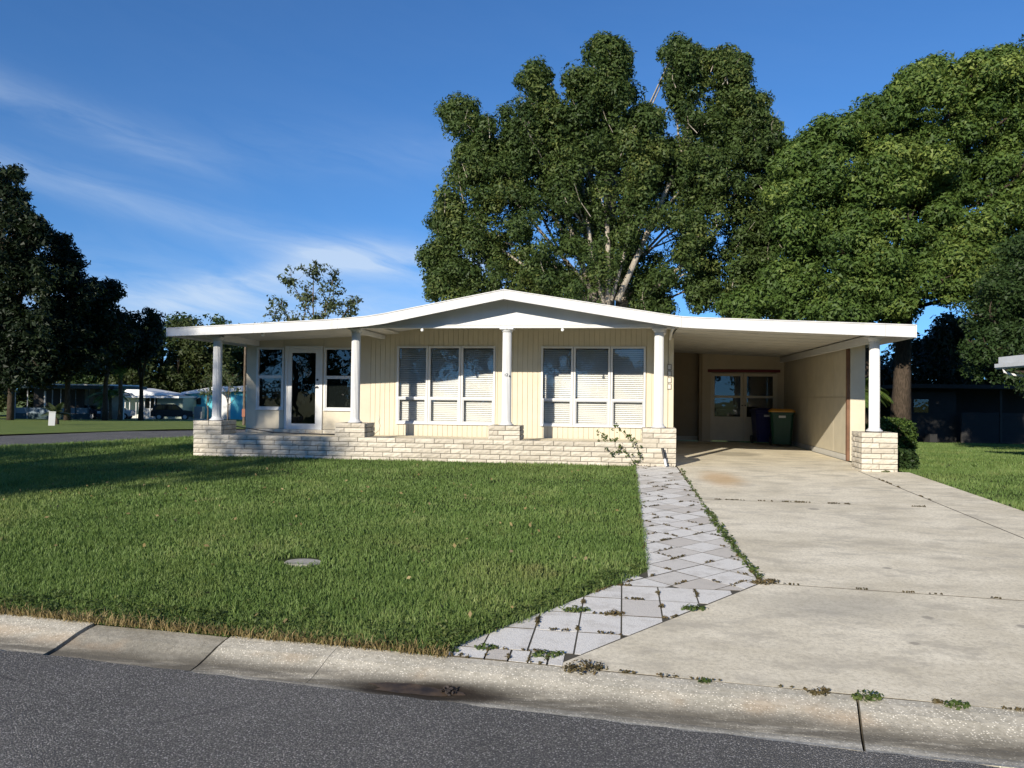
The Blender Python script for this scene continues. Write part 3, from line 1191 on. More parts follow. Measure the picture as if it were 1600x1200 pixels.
def board(x0, x1, z0, z1):
    key = (round(x1 - x0, 3), round(z0, 3), round(z1, 3))
    if key not in SB:
        SB[key] = MB().prism([(0, 0.0155), (0, 0.003), (0.003, 0), (x1 - x0 - 0.003, 0), (x1 - x0, 0.003), (x1 - x0, 0.0155)], z0, z1).mesh('siding_board', M_CREAM)
    place('siding_board', SB[key], house, (x0, WY, 0))


while bx < 3.05:
    w = 0.116
    e = min(bx + w - 0.0055, 3.055)
    spans = [(bx, e)]
    blocked = []
    for (a, b) in ((WINS[0][0], WINS[2][1]), (WINS[3][0], WINS[5][1])):
        if bx < b and e > a:
            blocked.append((a, b))
    if not blocked:
        board(bx, e, 0.15, 2.90)
    else:
        a, b = blocked[0]
        board(bx, e, 0.15, WZ0 - 0.004)
        board(bx, e, WZ1 + 0.004, 2.90)
        if bx < a - 0.02:
            board(bx, a - 0.004, WZ0 - 0.003, WZ1 + 0.003)
        if e > b + 0.02:
            board(b + 0.004, e, WZ0 - 0.003, WZ1 + 0.003)
    bx += w
MB().box(3.06, 3.17, WY - 0.012, WY + 0.10, 0.02, 2.66).build('corner_board', M_CREAM, house)
# body of the house behind
MB().box(-6.9, -6.8, WY + 0.102, 16.5, 0.0, 2.60).build('side_wall', M_CREAM2, house)
MB().box(3.03, 3.13, WY + 0.102, 16.5, 0.0, 2.64).build('side_wall', M_TAN, house)
MB().box(-6.79, 3.02, 16.4, 16.5, 0.0, 2.6).build('back_wall', M_CREAM2, house)
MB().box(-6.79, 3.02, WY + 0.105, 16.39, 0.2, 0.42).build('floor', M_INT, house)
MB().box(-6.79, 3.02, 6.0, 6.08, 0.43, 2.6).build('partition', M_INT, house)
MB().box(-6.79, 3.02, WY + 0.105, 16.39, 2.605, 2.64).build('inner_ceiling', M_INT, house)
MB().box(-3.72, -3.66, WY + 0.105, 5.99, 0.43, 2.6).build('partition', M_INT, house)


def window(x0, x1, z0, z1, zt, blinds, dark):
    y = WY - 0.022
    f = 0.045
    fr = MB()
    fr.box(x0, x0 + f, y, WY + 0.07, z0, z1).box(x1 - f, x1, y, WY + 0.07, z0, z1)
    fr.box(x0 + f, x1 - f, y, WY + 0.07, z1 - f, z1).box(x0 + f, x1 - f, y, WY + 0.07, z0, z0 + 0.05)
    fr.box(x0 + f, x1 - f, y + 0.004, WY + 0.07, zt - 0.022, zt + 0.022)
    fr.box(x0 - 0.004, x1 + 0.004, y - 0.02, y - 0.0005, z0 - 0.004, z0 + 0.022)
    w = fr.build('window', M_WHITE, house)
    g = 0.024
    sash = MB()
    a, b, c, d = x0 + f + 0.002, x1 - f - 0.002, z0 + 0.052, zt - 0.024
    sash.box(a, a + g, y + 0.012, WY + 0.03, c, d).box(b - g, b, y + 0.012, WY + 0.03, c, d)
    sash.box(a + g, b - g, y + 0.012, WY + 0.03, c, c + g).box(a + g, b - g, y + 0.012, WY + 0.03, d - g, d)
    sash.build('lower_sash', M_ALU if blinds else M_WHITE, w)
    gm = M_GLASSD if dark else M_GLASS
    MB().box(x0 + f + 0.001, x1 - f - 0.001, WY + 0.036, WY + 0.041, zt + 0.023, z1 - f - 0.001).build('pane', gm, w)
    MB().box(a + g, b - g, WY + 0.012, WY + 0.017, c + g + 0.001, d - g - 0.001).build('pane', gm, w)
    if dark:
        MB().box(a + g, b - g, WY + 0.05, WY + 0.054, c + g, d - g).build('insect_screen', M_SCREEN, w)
    if blinds:
        sl = MB()
        z = z0 + 0.07
        r = random.Random(int(x0 * 100))
        xa, xb = x0 + f + 0.004, x1 - f - 0.004
        while z < z1 - f - 0.02:
            yc = WY + 0.098
            dz, dy = 0.0168, 0.0150
            j = r.uniform(-0.0012, 0.0012)
            sl.add([(xa, yc - dy, z - dz + j), (xb, yc - dy, z - dz - j), (xb, yc + dy, z + dz - j), (xa, yc + dy, z + dz + j),
                    (xa, yc - dy, z - dz + 0.003 + j), (xb, yc - dy, z - dz + 0.003 - j), (xb, yc + dy, z + dz + 0.003 - j), (xa, yc + dy, z + dz + 0.003 + j)],
                   [(3, 2, 1, 0), (4, 5, 6, 7), (0, 1, 5, 4), (1, 2, 6, 5), (2, 3, 7, 6), (3, 0, 4, 7)])
            z += 0.0435
        bl_ = sl.build('blind', M_BLIND, w, fix=False)
        bl_['kind'] = 'stuff'
    return w


for (a, b) in WINS:
    window(a, b, WZ0, WZ1, 1.275, True, False)
for (a, b, c, d) in PW:
    window(a, b, c, d, 1.745, False, True)

# glazed porch door
fr = MB().box(DX0, DX0 + 0.07, WY - 0.03, WY + 0.08, DZ0, DZ1).box(DX1 - 0.07, DX1, WY - 0.03, WY + 0.08, DZ0, DZ1).box(DX0 + 0.07, DX1 - 0.07, WY - 0.03, WY + 0.08, DZ1 - 0.06, DZ1)
fr.box(DX0, DX1, WY - 0.06, WY + 0.08, DZ0 - 0.03, DZ0 - 0.001)
door = fr.build('door', M_WHITE, house)
a, b, c, d = DX0 + 0.073, DX1 - 0.073, DZ0 + 0.002, DZ1 - 0.063
MB().box(a, a + 0.1, WY - 0.02, WY + 0.02, c, d).box(b - 0.1, b, WY - 0.02, WY + 0.02, c, d).box(a + 0.1, b - 0.1, WY - 0.02, WY + 0.02, c, c + 0.13).box(a + 0.1, b - 0.1, WY - 0.02, WY + 0.02, d - 0.1, d).build('leaf_frame', M_WHITE, door)
MB().box(a + 0.1, b - 0.1, WY - 0.003, WY + 0.003, c + 0.131, d - 0.101).build('pane', M_GLASSD, door)
MB().tube([(b - 0.05, WY - 0.021, 1.50), (b - 0.05, WY - 0.06, 1.50)], 0.022, 10).tube([(b - 0.05, WY - 0.055, 1.50), (b - 0.12, WY - 0.058, 1.49)], 0.012, 8).build('handle', M_BLACK, door)
MB().tube([(b - 0.05, WY - 0.021, 1.67), (b - 0.05, WY - 0.04, 1.67)], 0.025, 10).build('lock', M_BLACK, door)

# soffit lamps and house number plates
for (x, y, z) in ((-5.45, -0.02, 2.60), (-2.05, 0.15, 2.71), (0.85, 0.15, 2.71)):
    MB().lathe([(0.016, 0.03), (0.016, 0.0), (0.03, -0.015), (0.034, -0.04), (0.02, -0.06), (0.001, -0.063)], 12).build('soffit_bulb', M_BULB, house, (x, y, z), smooth=True)
for k in range(4):
    z = 2.02 - 0.145 * k
    t = MB().box(3.035, 3.125, WY - 0.024, WY - 0.0125, z - 0.062, z + 0.062).build('number_plate', flat('plate_frame', (0.10, 0.09, 0.075), 0.5), house)
    MB().box(3.047, 3.113, WY - 0.027, WY - 0.0243, z - 0.05, z + 0.05).build('plate_face', paint('plate_face', (0.52, 0.49, 0.43), 0.4), t)
    MB().box(3.067, 3.083 + 0.006 * (k % 2), WY - 0.029, WY - 0.0273, z - 0.034, z + 0.03).build('numeral', M_WHITE, t)
# loose cable on the wall
MB().tube([(-3.62, WY - 0.02, 0.86), (-3.56, WY - 0.02, 0.80), (-3.6, WY - 0.02, 0.72), (-3.55, WY - 0.02, 0.62), (-3.58, WY - 0.03, 0.52), (-3.75, WY - 0.1, 0.43), (-3.9, WY - 0.3, 0.41)], 0.005, 5).build('loose_cable', M_SOFF, house)
MB().tube([(-6.8, 1.0, 0.62), (-6.3, 0.9, 0.56), (-5.6, 0.8, 0.48), (-4.9, 0.75, 0.46), (-3.85, 0.7, 0.46)], 0.012, 6).build('garden_hose', M_BLACK, house)

# ---- carport
CX = 6.95
for (y0, y1) in ((2.62, 3.66), (3.67, 6.22), (6.23, 9.18)):
    for (z0, z1) in ((0.135, 1.395), (1.405, 2.60)):
        MB().box(CX, CX + 0.06, y0, y1 - 0.003, z0, z1).build('carport_panel', M_BEIGE, house)
MB().box(CX + 0.03, CX + 0.09, 2.62, 9.18, 0.0, 2.6).build('carport_wall', M_GROOVE, house)
MB().box(CX - 0.012, CX + 0.028, 2.62, 9.18, 0.0, 0.125).build('baseboard', M_SOFF, house)
MB().box(CX - 0.01, CX + 0.05, 2.52, 2.615, 0.0, 2.58).build('wall_end_strip', paint('weathered_brown', (0.16, 0.085, 0.05), 0.8, 0.2), house)
MB().box(CX + 0.055, CX + 0.36, 2.50, 2.61, 0.0, 2.56).build('wall_end_board', M_CREAM, house)
UY = 9.2
MB().box(4.50, 4.74, UY, UY + 0.1, 0, 2.74).box(6.74, 6.945, UY, UY + 0.1, 0, 2.64).prism_y([(4.74, 2.14), (6.74, 2.14), (6.74, 2.64), (4.74, 2.74)], UY, UY + 0.1).build('storeroom_wall', M_TAN, house)
MB().box(3.14, 4.48, UY + 0.35, UY + 0.45, 0, 2.8).build('rear_wall', M_BROWN, house)
MB().box(4.40, 4.498, UY - 0.01, UY + 0.35, 0, 2.76).build('corner_board', M_BROWN, house)
MB().box(3.14, 4.39, UY + 0.33, UY + 0.348, 0.0, 0.14).build('baseboard', M_BEIGE, house)
MB().box(4.66, 6.82, UY - 0.04, UY - 0.002, 2.15, 2.235).build('door_header', M_RED, house)
for (a, b, hs) in ((4.78, 5.735, 1), (5.745, 6.70, -1)):
    M_DOORW = M_BEIGE
    f = MB().box(a, a + 0.09, UY - 0.02, UY + 0.03, 0.03, 2.12).box(b - 0.09, b, UY - 0.02, UY + 0.03, 0.03, 2.12)
    f.box(a + 0.09, b - 0.09, UY - 0.02, UY + 0.03, 2.03, 2.12).box(a + 0.09, b - 0.09, UY - 0.02, UY + 0.03, 1.36, 1.43).box(a + 0.09, b - 0.09, UY - 0.02, UY + 0.03, 0.70, 0.78).box(a + 0.09, b - 0.09, UY - 0.02, UY + 0.03, 0.03, 0.13)
    dd = f.build('storeroom_door', M_DOORW, house)
    MB().box(a + 0.09, b - 0.09, UY - 0.005, UY + 0.02, 0.13, 0.70).build('kick_panel', M_DOORW, dd)
    MB().box(a + 0.09, b - 0.09, UY, UY + 0.006, 0.781, 1.359).build('pane', M_GLASSD, dd)
    MB().box(a + 0.09, b - 0.09, UY, UY + 0.006, 1.431, 2.029).build('pane', M_GLASSD, dd)
    hx_ = b - 0.04 if hs > 0 else a + 0.04
    MB().tube([(hx_, UY - 0.021, 1.13), (hx_, UY - 0.055, 1.13)], 0.024, 10).build('knob', M_BLACK, dd)
MB().box(4.74, 4.777, UY - 0.03, UY + 0.05, 0, 2.14).build('door_jamb', M_BEIGE, house)
MB().box(6.703, 6.74, UY - 0.03, UY + 0.05, 0, 2.14).build('door_jamb', M_BEIGE, house)
MB().box(4.5, 6.94, 12.0, 12.1, 0, 2.7).build('storeroom_back', M_INT, house)
MB().box(4.85, 5.65, 10.2, 10.5, 0.95, 1.0).build('storeroom_shelf', M_SOFF, house)
MB().box(6.96, 7.06, 9.2, 12.1, 0, 2.6).build('storeroom_side', M_TAN, house)


# ------------------------------------------------------------------ wheeled bins
def bin_thing(loc, rz, body, lid, label):
    t = empty('wheeled_bin', loc, rz)
    tag(t, label, 'bin', 'wheeled bins in the carport')
    mb = MB()
    # tapering body with a rim and ribs
    def ring(z, hx, hy, c=0.06):
        return [(-hx + c, -hy, z), (hx - c, -hy, z), (hx, -hy + c, z), (hx, hy - c, z), (hx - c, hy, z), (-hx + c, hy, z), (-hx, hy - c, z), (-hx, -hy + c, z)]
    lv = [(0.06, 0.25, 0.27), (0.55, 0.285, 0.31), (0.9, 0.305, 0.335), (0.905, 0.335, 0.365), (0.955, 0.335, 0.365)]
    vs_ = [p for z, hx, hy in lv for p in ring(z, hx, hy)]
    fs_ = [tuple(range(7, -1, -1)), tuple(range(8 * (len(lv) - 1), 8 * len(lv)))]
    for i in range(len(lv) - 1):
        for k in range(8):
            fs_.append((i * 8 + k, i * 8 + (k + 1) % 8, (i + 1) * 8 + (k + 1) % 8, (i + 1) * 8 + k))
    mb.add(vs_, fs_)
    mb.build('body', body, t)
    for x in (-0.2, -0.1, 0.0, 0.1, 0.2):
        MB().add([(x - 0.012, -0.272, 0.1), (x + 0.012, -0.272, 0.1), (x + 0.014, -0.338, 0.86), (x - 0.014, -0.338, 0.86), (x - 0.012, -0.25, 0.1), (x + 0.012, -0.25, 0.1), (x + 0.014, -0.31, 0.86), (x - 0.014, -0.31, 0.86)],
                 [(0, 1, 2, 3), (7, 6, 5, 4), (0, 4, 5, 1), (1, 5, 6, 2), (2, 6, 7, 3), (3, 7, 4, 0)]).build('rib', body, t)
    MB().add(ring(0.957, 0.345, 0.38) + ring(0.995, 0.345, 0.38) + ring(1.045, 0.27, 0.30),
             [tuple(range(7, -1, -1)), tuple(range(16, 24))] + [(i * 8 + k, i * 8 + (k + 1) % 8, (i + 1) * 8 + (k + 1) % 8, (i + 1) * 8 + k) for i in range(2) for k in range(8)]).build('lid', lid, t)
    MB().tube([(-0.26, 0.37, 0.93), (-0.26, 0.45, 0.97), (0.26, 0.45, 0.97), (0.26, 0.37, 0.93)], 0.018, 8).build('handle', body, t)
    for s in (-1, 1):
        MB().tube([(s * 0.24, 0.27, 0.12), (s * 0.30, 0.27, 0.12)], 0.12, 16).build('wheel', M_BLACK, t)
    MB().box(-0.09, 0.09, -0.352, -0.3405, 0.80, 0.86).build('sticker', M_SOFF, t)
    return t


M_BING = paint('green_bin_plastic', (0.012, 0.055, 0.03), 0.45)
M_BINB = paint('blue_bin_plastic', (0.012, 0.014, 0.075), 0.45)
M_LIDY = paint('yellow_lid_plastic', (0.50, 0.24, 0.03), 0.5)
bin_thing((6.50, 7.35, 0.018), -0.12, M_BING, M_LIDY, 'dark green wheeled bin with an orange yellow lid in the carport')
bin_thing((6.18, 8.25, 0.018), 0.1, M_BINB, M_BINB, 'navy blue wheeled bin behind the green bin by the storeroom doors')


# ------------------------------------------------------------------ grass
def in_poly(px, py, poly):
    ins = np.zeros(len(px), bool)
    n = len(poly)
    j = n - 1
    for i in range(n):
        xi, yi = poly[i]
        xj, yj = poly[j]
        c = ((yi > py) != (yj > py)) & (px < (xj - xi) * (py - yi) / (yj - yi + 1e-12) + xi)
        ins ^= c
        j = i
    return ins


def screen_x(X, Y, Z):
    d = np.stack([X, Y, Z], 1) - CAM
    w = d @ AF
    return 800 + FPX * (d @ AR) / np.maximum(w, 0.1), w


def blades(X, Y, Z, h, w, rng, tri=False, lean=0.55):
    n = len(X)
    az = rng.uniform(0, 2 * np.pi, n)
    ln = rng.uniform(0.1, 1.0, n) * lean * 1.6
    fa = rng.uniform(0, 2 * np.pi, n)
    side = np.stack([np.cos(fa), np.sin(fa), np.zeros(n)], 1) * (w / 2)[:, None]
    out = np.stack([np.cos(az), np.sin(az), np.zeros(n)], 1)
    P0 = np.stack([X, Y, Z], 1)
    r = rng.random(n)
    if tri:
        tip = P0 + out * (h * np.sin(ln))[:, None] + np.array([0, 0, 1]) * (h * np.cos(ln))[:, None]
        V = np.stack([P0 - side, P0 + side, tip], 1).reshape(-1, 3)
        F = np.arange(3 * n).reshape(n, 3)
        return V, F, np.repeat(r, 3)
    mid = P0 + out * (0.55 * h * np.sin(ln * 0.5))[:, None] + np.array([0, 0, 1]) * (0.55 * h * np.cos(ln * 0.5))[:, None]
    tip = mid + out * (0.5 * h * np.sin(ln * 1.5))[:, None] + np.array([0, 0, 1]) * (0.5 * h * np.cos(ln * 1.5))[:, None]
    V = np.stack([P0 - side, P0 + side, mid - side * 0.85, mid + side * 0.85, tip], 1).reshape(-1, 3)
    b = np.arange(n)[:, None] * 5
    F = np.concatenate([b + np.array([[0, 1, 3]]), b + np.array([[0, 3, 2]]), b + np.array([[2, 3, 4]])], 0)
    return V, F, np.repeat(r, 5)


MANHOLE = (-0.93, -8.40)


def grow(name, poly, zf, zones, margin=260, label=None):
    Vs, Fs, Rs = [], [], []
    n0 = 0
    x0, x1 = min(p[0] for p in poly), max(p[0] for p in poly)
    for (ya, yb, xa, xb, dens, h, w, tri) in zones:
        xa, xb = max(xa, x0), min(xb, x1)
        n = int((yb - ya) * (xb - xa) * dens)
        X, Y = RNG.uniform(xa, xb, n), RNG.uniform(ya, yb, n)
        k = in_poly(X, Y, poly)
        X, Y = X[k], Y[k]
        Z = zf(X, Y)
        sx, wd = screen_x(X, Y, Z)
        k = (sx > -margin) & (sx < 1600 + margin) & (wd > 1)
        if name == 'grass' and poly is LAWN_MAIN:
            k &= ((X - MANHOLE[0]) / 0.22) ** 2 + ((Y - MANHOLE[1] - 0.04) / 0.16) ** 2 > 0.75 + 0.5 * RNG.random(len(X))
        X, Y, Z = X[k], Y[k], Z[k]
        # uneven growth
        pat = 0.5 + 0.25 * np.sin(X * 2.1 + 1.3 * np.sin(Y * 1.7)) + 0.25 * np.sin(Y * 2.9 + 1.1 * np.sin(X * 2.3 + 1))
        hh = h * (0.6 + 0.5 * pat) * RNG.uniform(0.6, 1.35, len(X))
        ww = w * RNG.uniform(0.7, 1.3, len(X))
        V, F, R = blades(X, Y, Z, hh, ww, RNG, tri)
        R = np.clip(R * 0.7 + np.repeat(pat, 3 if tri else 5) * 0.3, 0, 1)
        Vs.append(V)
        Fs.append(F + n0)
        Rs.append(R)
        n0 += len(V)
    o_ = place(name, big_mesh(name, np.concatenate(Vs), np.concatenate(Fs), M_GRASS, np.concatenate(Rs)))
    tag(o_, label, 'grass', kind='stuff')
    return o_


vgz = lambda X, Y: 0.028 * np.minimum(Y, 0) - 0.014
grow('grass', LAWN_MAIN, vgz,
     ((-10.9, -8.6, -5, 2.4, 6500, 0.060, 0.0068, False), (-8.6, -6.0, -7, 2.4, 3800, 0.058, 0.0085, False), (-6.0, -3.0, -10, 2.4, 2100, 0.058, 0.0105, False),
      (-3.0, 0.02, -13, 2.4, 1300, 0.062, 0.014, True), (0.02, 9, -13, -6.9, 650, 0.085, 0.02, True)),
     label='thick green grass of the sunlit front lawn')
grow('grass', LAWN_R, lambda X, Y: np.where(Y < 0, 0.028 * Y, -0.030 * Y) - 0.014,
     ((-6, 2, 7.35, 14, 1100, 0.07, 0.014, True), (2, 26, 7.35, 22, 420, 0.075, 0.022, True)),
     label='green grass of the side lawn right of the driveway')
# ragged edge: runners over the curb and straw at the rim
n = 2600
X = RNG.uniform(-3.2, 1.0, n)
Y = curb_y(X) + np.abs(RNG.normal(0, 0.05, n)) - 0.035
V, F, R = blades(X, Y, 0.028 * curb_y(X) + RNG.uniform(-0.005, 0.015, n), RNG.uniform(0.03, 0.09, n), RNG.uniform(0.004, 0.008, n), RNG, False, 0.95)
tag(place('dry_grass', big_mesh('dry_grass', V, F, M_STRAW, R)), 'straw coloured dry grass along the curb edge', 'grass', kind='stuff')


n = 2400
t = RNG.random(n)
edge_x = np.where(t < 0.55, 2.29, 0.96 + (2.27 - 0.96) * (t - 0.55) / 0.45)
edge_y = np.where(t < 0.55, -8.15 * t / 0.55, -10.38 + (-8.2 + 10.38) * (t - 0.55) / 0.45)
off = np.abs(RNG.normal(0, 0.03, n)) * (0.35 + 0.65 * np.abs(np.sin(edge_y * 3.1) * np.sin(edge_y * 1.3 + 1)))
X, Y = edge_x + off, edge_y - off * np.where(t < 0.55, 0, 0.6)
V, F, R = blades(X, Y, 0.028 * Y - 0.005, RNG.uniform(0.03, 0.085, n), RNG.uniform(0.004, 0.008, n), RNG, False, 1.0)
tag(place('edge_grass', big_mesh('edge_grass', V, F, M_GRASS, R)), 'ragged grass creeping over the edge of the pavers', 'grass', kind='stuff')


# ------------------------------------------------------------------ weeds in the joints
def leafy(centres, radii, counts, size, rng, flat_=0.5, up=0.6, inner=0.0, dw=0.7, nw=0.55, tri=False):
    """little leaves scattered round centres -> V,F,rnd"""
    C = np.repeat(np.asarray(centres, float), counts, 0)
    Rr = np.repeat(np.asarray(radii, float), counts)
    n = len(C)
    d = rng.normal(size=(n, 3))
    d /= np.linalg.norm(d, axis=1)[:, None]
    u = inner + (1 - inner) * rng.random(n) ** (1 / 2.2)
    P = C + d * (Rr * u)[:, None] * np.array([1, 1, flat_])
    nrm = d * dw + rng.normal(size=(n, 3)) * nw + np.array([0, 0, up])
    nrm /= np.linalg.norm(nrm, axis=1)[:, None]
    t = np.cross(nrm, rng.normal(size=(n, 3)))
    t /= np.linalg.norm(t, axis=1)[:, None] + 1e-9
    b = np.cross(nrm, t)
    s = (np.asarray(size) * rng.uniform(0.5, 1.5, n))[:, None]
    if tri:
        V = np.stack([P - t * s * 0.42 - b * s * 0.27, P - t * s * 0.38 + b * s * 0.30 + nrm * s * 0.08, P + t * s * 0.66], 1).reshape(-1, 3)
        return V, np.arange(3 * n).reshape(n, 3), np.repeat(rng.random(n), 3)
    V = np.stack([P - t * s * 0.5, P - b * s * 0.3 + nrm * s * 0.06, P + t * s * 0.5, P + b * s * 0.3 + nrm * s * 0.06], 1).reshape(-1, 3)
    F = np.arange(4 * n).reshape(n, 4)
    return V, F, np.repeat(rng.random(n), 4)


def weed(name, pts, mat, label, cat, group=None, kind=None, size=0.022, dens=40, h=0.5):
    c = np.array([(x, y, z) for x, y, z, r in pts])
    r = np.array([p[3] for p in pts])
    cnt = np.maximum(6, (dens * (r / 0.06) ** 1.6)).astype(int)
    V, F, R = leafy(c, r, cnt, size, RNG, h, 0.7)
    V[:, 2] = np.maximum(V[:, 2], (0.028 * np.minimum(V[:, 1], 0)) - 0.002)
    return tag(place(name, big_mesh(name, V, F, mat, R)), label, cat, group, kind)


def strip(x0, y0, x1, y1, r, n, jit=0.02):
    out = []
    for i in range(n):
        t = i / max(1, n - 1)
        x, y = x0 + (x1 - x0) * t + random.uniform(-jit, jit), y0 + (y1 - y0) * t + random.uniform(-jit, jit)
        out.append((x, y, gz(y) + 0.012, r * random.uniform(0.6, 1.3)))
    return out


joint = []
for p in PAVE:
    for i in range(len(p)):
        if random.random() < 0.24:
            a, b = p[i], p[(i + 1) % len(p)]
            t0 = random.random() * 0.5
            t1 = t0 + random.uniform(0.1, 0.5)
            L_ = math.hypot(b[0] - a[0], b[1] - a[1])
            joint += strip(a[0] + (b[0] - a[0]) * t0, a[1] + (b[1] - a[1]) * t0, a[0] + (b[0] - a[0]) * t1, a[1] + (b[1] - a[1]) * t1, 0.017, max(2, int(L_ * 14)), 0.008)
weed('joint_weeds', joint, M_WEEDR, 'low weeds creeping along the paver joints', 'weeds', kind='stuff', size=0.02, dens=60)
weed('joint_weeds', strip(3.16, -5.0, 3.2, -6.9, 0.06, 22) + strip(3.15, -0.5, 3.17, -5.0, 0.035, 26) + strip(3.2, -6.9, 3.26, -8.3, 0.04, 18), M_WEED, 'bright green weeds between the pavers and the driveway', 'weeds', kind='stuff', size=0.03, dens=46, h=0.8)
runs = []
for (xa, ya, xb, yb, nn, rr) in ((3.35, -3.94, 6.2, -4.05, 15, 0.022), (6.46, -0.6, 6.46, -3.9, 9, 0.018), (3.4, -8.44, 6.0, -8.68, 10, 0.010), (1.9, curb_y(1.9), 5.2, curb_y(5.2), 12, 0.016)):
    for q in range(nn):
        t = random.random() ** 1.3
        l = random.uniform(0.02, 0.16) / math.hypot(xb - xa, yb - ya)
        runs += strip(xa + (xb - xa) * t, ya + (yb - ya) * t, xa + (xb - xa) * (t + l), ya + (yb - ya) * (t + l), rr * random.uniform(0.4, 1.2), random.randint(2, 7), 0.006)
weed('joint_weeds', runs, M_WEEDR, 'brown dried weeds in the driveway joints', 'weeds', kind='stuff', size=0.018, dens=60)
for (x, y, r, mat, lab) in (
        (1.86, -10.60, 0.10, M_WEEDR, 'brown weed clump on the curb at the foot of the paver path'),
        (1.62, -10.42, 0.075, M_WEED, 'green weed clump at the corner between pavers and apron'),
        (1.215, -10.36, 0.055, M_WEED, 'small weed on the front row of pavers by the lawn tip'),
        (2.02, -9.52, 0.055, M_WEEDR, 'reddish withered weed in a paver joint of the flare'),
        (1.74, -9.47, 0.075, M_WEED, 'tall green weed with pale flower at the lawn edge of the pavers'),
        (3.28, -8.42, 0.10, M_WEEDR, 'sprawling weed at the point where pavers meet both slabs'),
        (2.62, -9.28, 0.075, M_WEED, 'dark weed along the apron edge of the pavers'),
        (0.93, -10.46, 0.09, M_WEED, 'leafy weed at the sharp tip of the lawn'),
        (2.55, -10.69, 0.03, M_WEED, 'tiny weed in the joint between apron and curb, leftmost'),
        (3.17, -10.74, 0.05, M_WEEDR, 'brown weed tuft in the apron joint left of the curb crack'),
        (3.42, -10.765, 0.065, M_WEED, 'flat green weed in the apron joint right of the curb crack'),
        (3.86, -10.80, 0.05, M_WEED, 'green weed tuft in the apron joint near the right edge'),
        (6.93, -0.06, 0.06, M_WEED, 'small yellowish weed against the foot of the carport pier')):
    weed('weed_clump', [(x, y, gz(y) + 0.012, r), (x + r * .8, y + r * .3, gz(y) + 0.01, r * .6), (x - r * .9, y - r * .2, gz(y) + 0.01, r * .6)], mat, lab, 'weed', 'weed clumps on the paving', size=0.022, dens=80, h=0.5 if r < .07 else .35)

n = 900
X = RNG.uniform(-2.6, 2.3, n)
Y = np.where(RNG.random(n) < 0.5, curb_y(X) + np.abs(RNG.normal(0, 0.25, n)) + 0.02, -10.3 + (X - 1.0) * 1.62 + np.abs(RNG.normal(0, 0.2, n)))
k = in_poly(X, Y, LAWN_MAIN)
X, Y = X[k], Y[k]
V, F, R = leafy(np.stack([X, Y, 0.028 * Y + 0.035], 1), np.full(len(X), 0.045), np.full(len(X), 16), 0.022, RNG, 0.5, 0.8)
tag(place('clover', big_mesh('clover', V, F, M_WEED, R)), 'low clover growing through the front edge of the lawn', 'clover', kind='stuff')
n = 260
X, Y = RNG.uniform(-7, 2.2, n), RNG.uniform(-10.6, -1, n)
k = in_poly(X, Y, LAWN_MAIN)
X, Y = X[k], Y[k]
V, F, R = leafy(np.stack([X, Y, 0.028 * Y + 0.05], 1), np.full(len(X), 0.01), np.full(len(X), 1), 0.045, RNG, 0.5, 0.8)
tag(place('fallen_leaves', big_mesh('fallen_leaves', V, F, M_STRAW, R)), 'scattered dry brown leaves on the lawn', 'leaves', kind='stuff')

# vine over the brick wall beside the pier
vp = []
vm = MB()
for (pts) in ([(2.3, -0.02, 0.02), (2.2, -0.04, 0.2), (2.05, -0.05, 0.36), (1.9, 0.05, 0.49), (1.6, 0.1, 0.47)], [(2.35, -0.02, 0.0), (2.42, -0.05, 0.22), (2.3, -0.05, 0.42), (2.2, 0.05, 0.55), (2.35, 0.06, 0.5)],
              [(2.05, -0.05, 0.36), (1.95, -0.04, 0.22), (1.75, -0.03, 0.3)], [(2.2, 0.05, 0.5), (2.0, 0.3, 0.7), (1.9, 0.35, 0.8)], [(1.75, 0.1, 0.48), (1.6, 0.3, 0.65)]):
    vm.tube(pts, 0.003, 4)
    for a, b in zip(pts[:-1], pts[1:]):
        for t in np.linspace(0, 1, 9):
            p = np.array(a) + (np.array(b) - np.array(a)) * t
            if random.random() < 0.62:
                vp.append((*(p + np.array([random.gauss(0, 0.035), random.gauss(0, 0.02), random.gauss(0, 0.035)])), 0.045))
vine = vm.build('climbing_vine', M_WEEDR)
tag(vine, 'straggling green vine climbing the brick wall beside the carport column', 'vine')
V, F, R = leafy(np.array([p[:3] for p in vp]), np.array([p[3] for p in vp]), np.full(len(vp), 6), 0.05, RNG, 1.0, 0.4)
lv_ = place('leaves', big_mesh('leaves', V, F, M_WEED, R), vine)
lv_['kind'] = 'stuff'

# small things on the ground
MB().tube([(2.83, -0.10, 0.36), (2.87, -0.14, 0.16)], 0.028, 10).build('drain_pipe', M_BLACK)
dp = bpy.data.objects['drain_pipe']
tag(dp, 'short black and white drain pipe leaning on the brick pier', 'pipe')
MB().tube([(2.87, -0.14, 0.16), (2.90, -0.17, 0.02)], 0.024, 10).build('pipe_end', M_WHITE, dp)
mh = MB().lathe([(0.20, -0.05), (0.20, 0.0), (0.185, 0.012), (0.0, 0.014)], 24).build('utility_cover', paint('old_concrete', (0.33, 0.31, 0.26), 0.95, 0.3, 0.3, 0.6, 9.0), None, (MANHOLE[0] + 0.06, MANHOLE[1] - 0.02, gz(-8.4) - 0.004))
mh.scale = (0.9, 0.7, 1)
tag(mh, 'round pale concrete utility cover sunk in the lawn', 'cover')
pm = Mat('wet_mud')
pm.set(Base_Color=pm.mix(pm.rng(pm.noise(pm.coord('World'), 9, 5), .35, .65), (0.02, 0.014, 0.009), (0.075, 0.05, 0.028)), Roughness=0.6)
vs_, fs_ = [(0, 0, 0)], []
pts = []
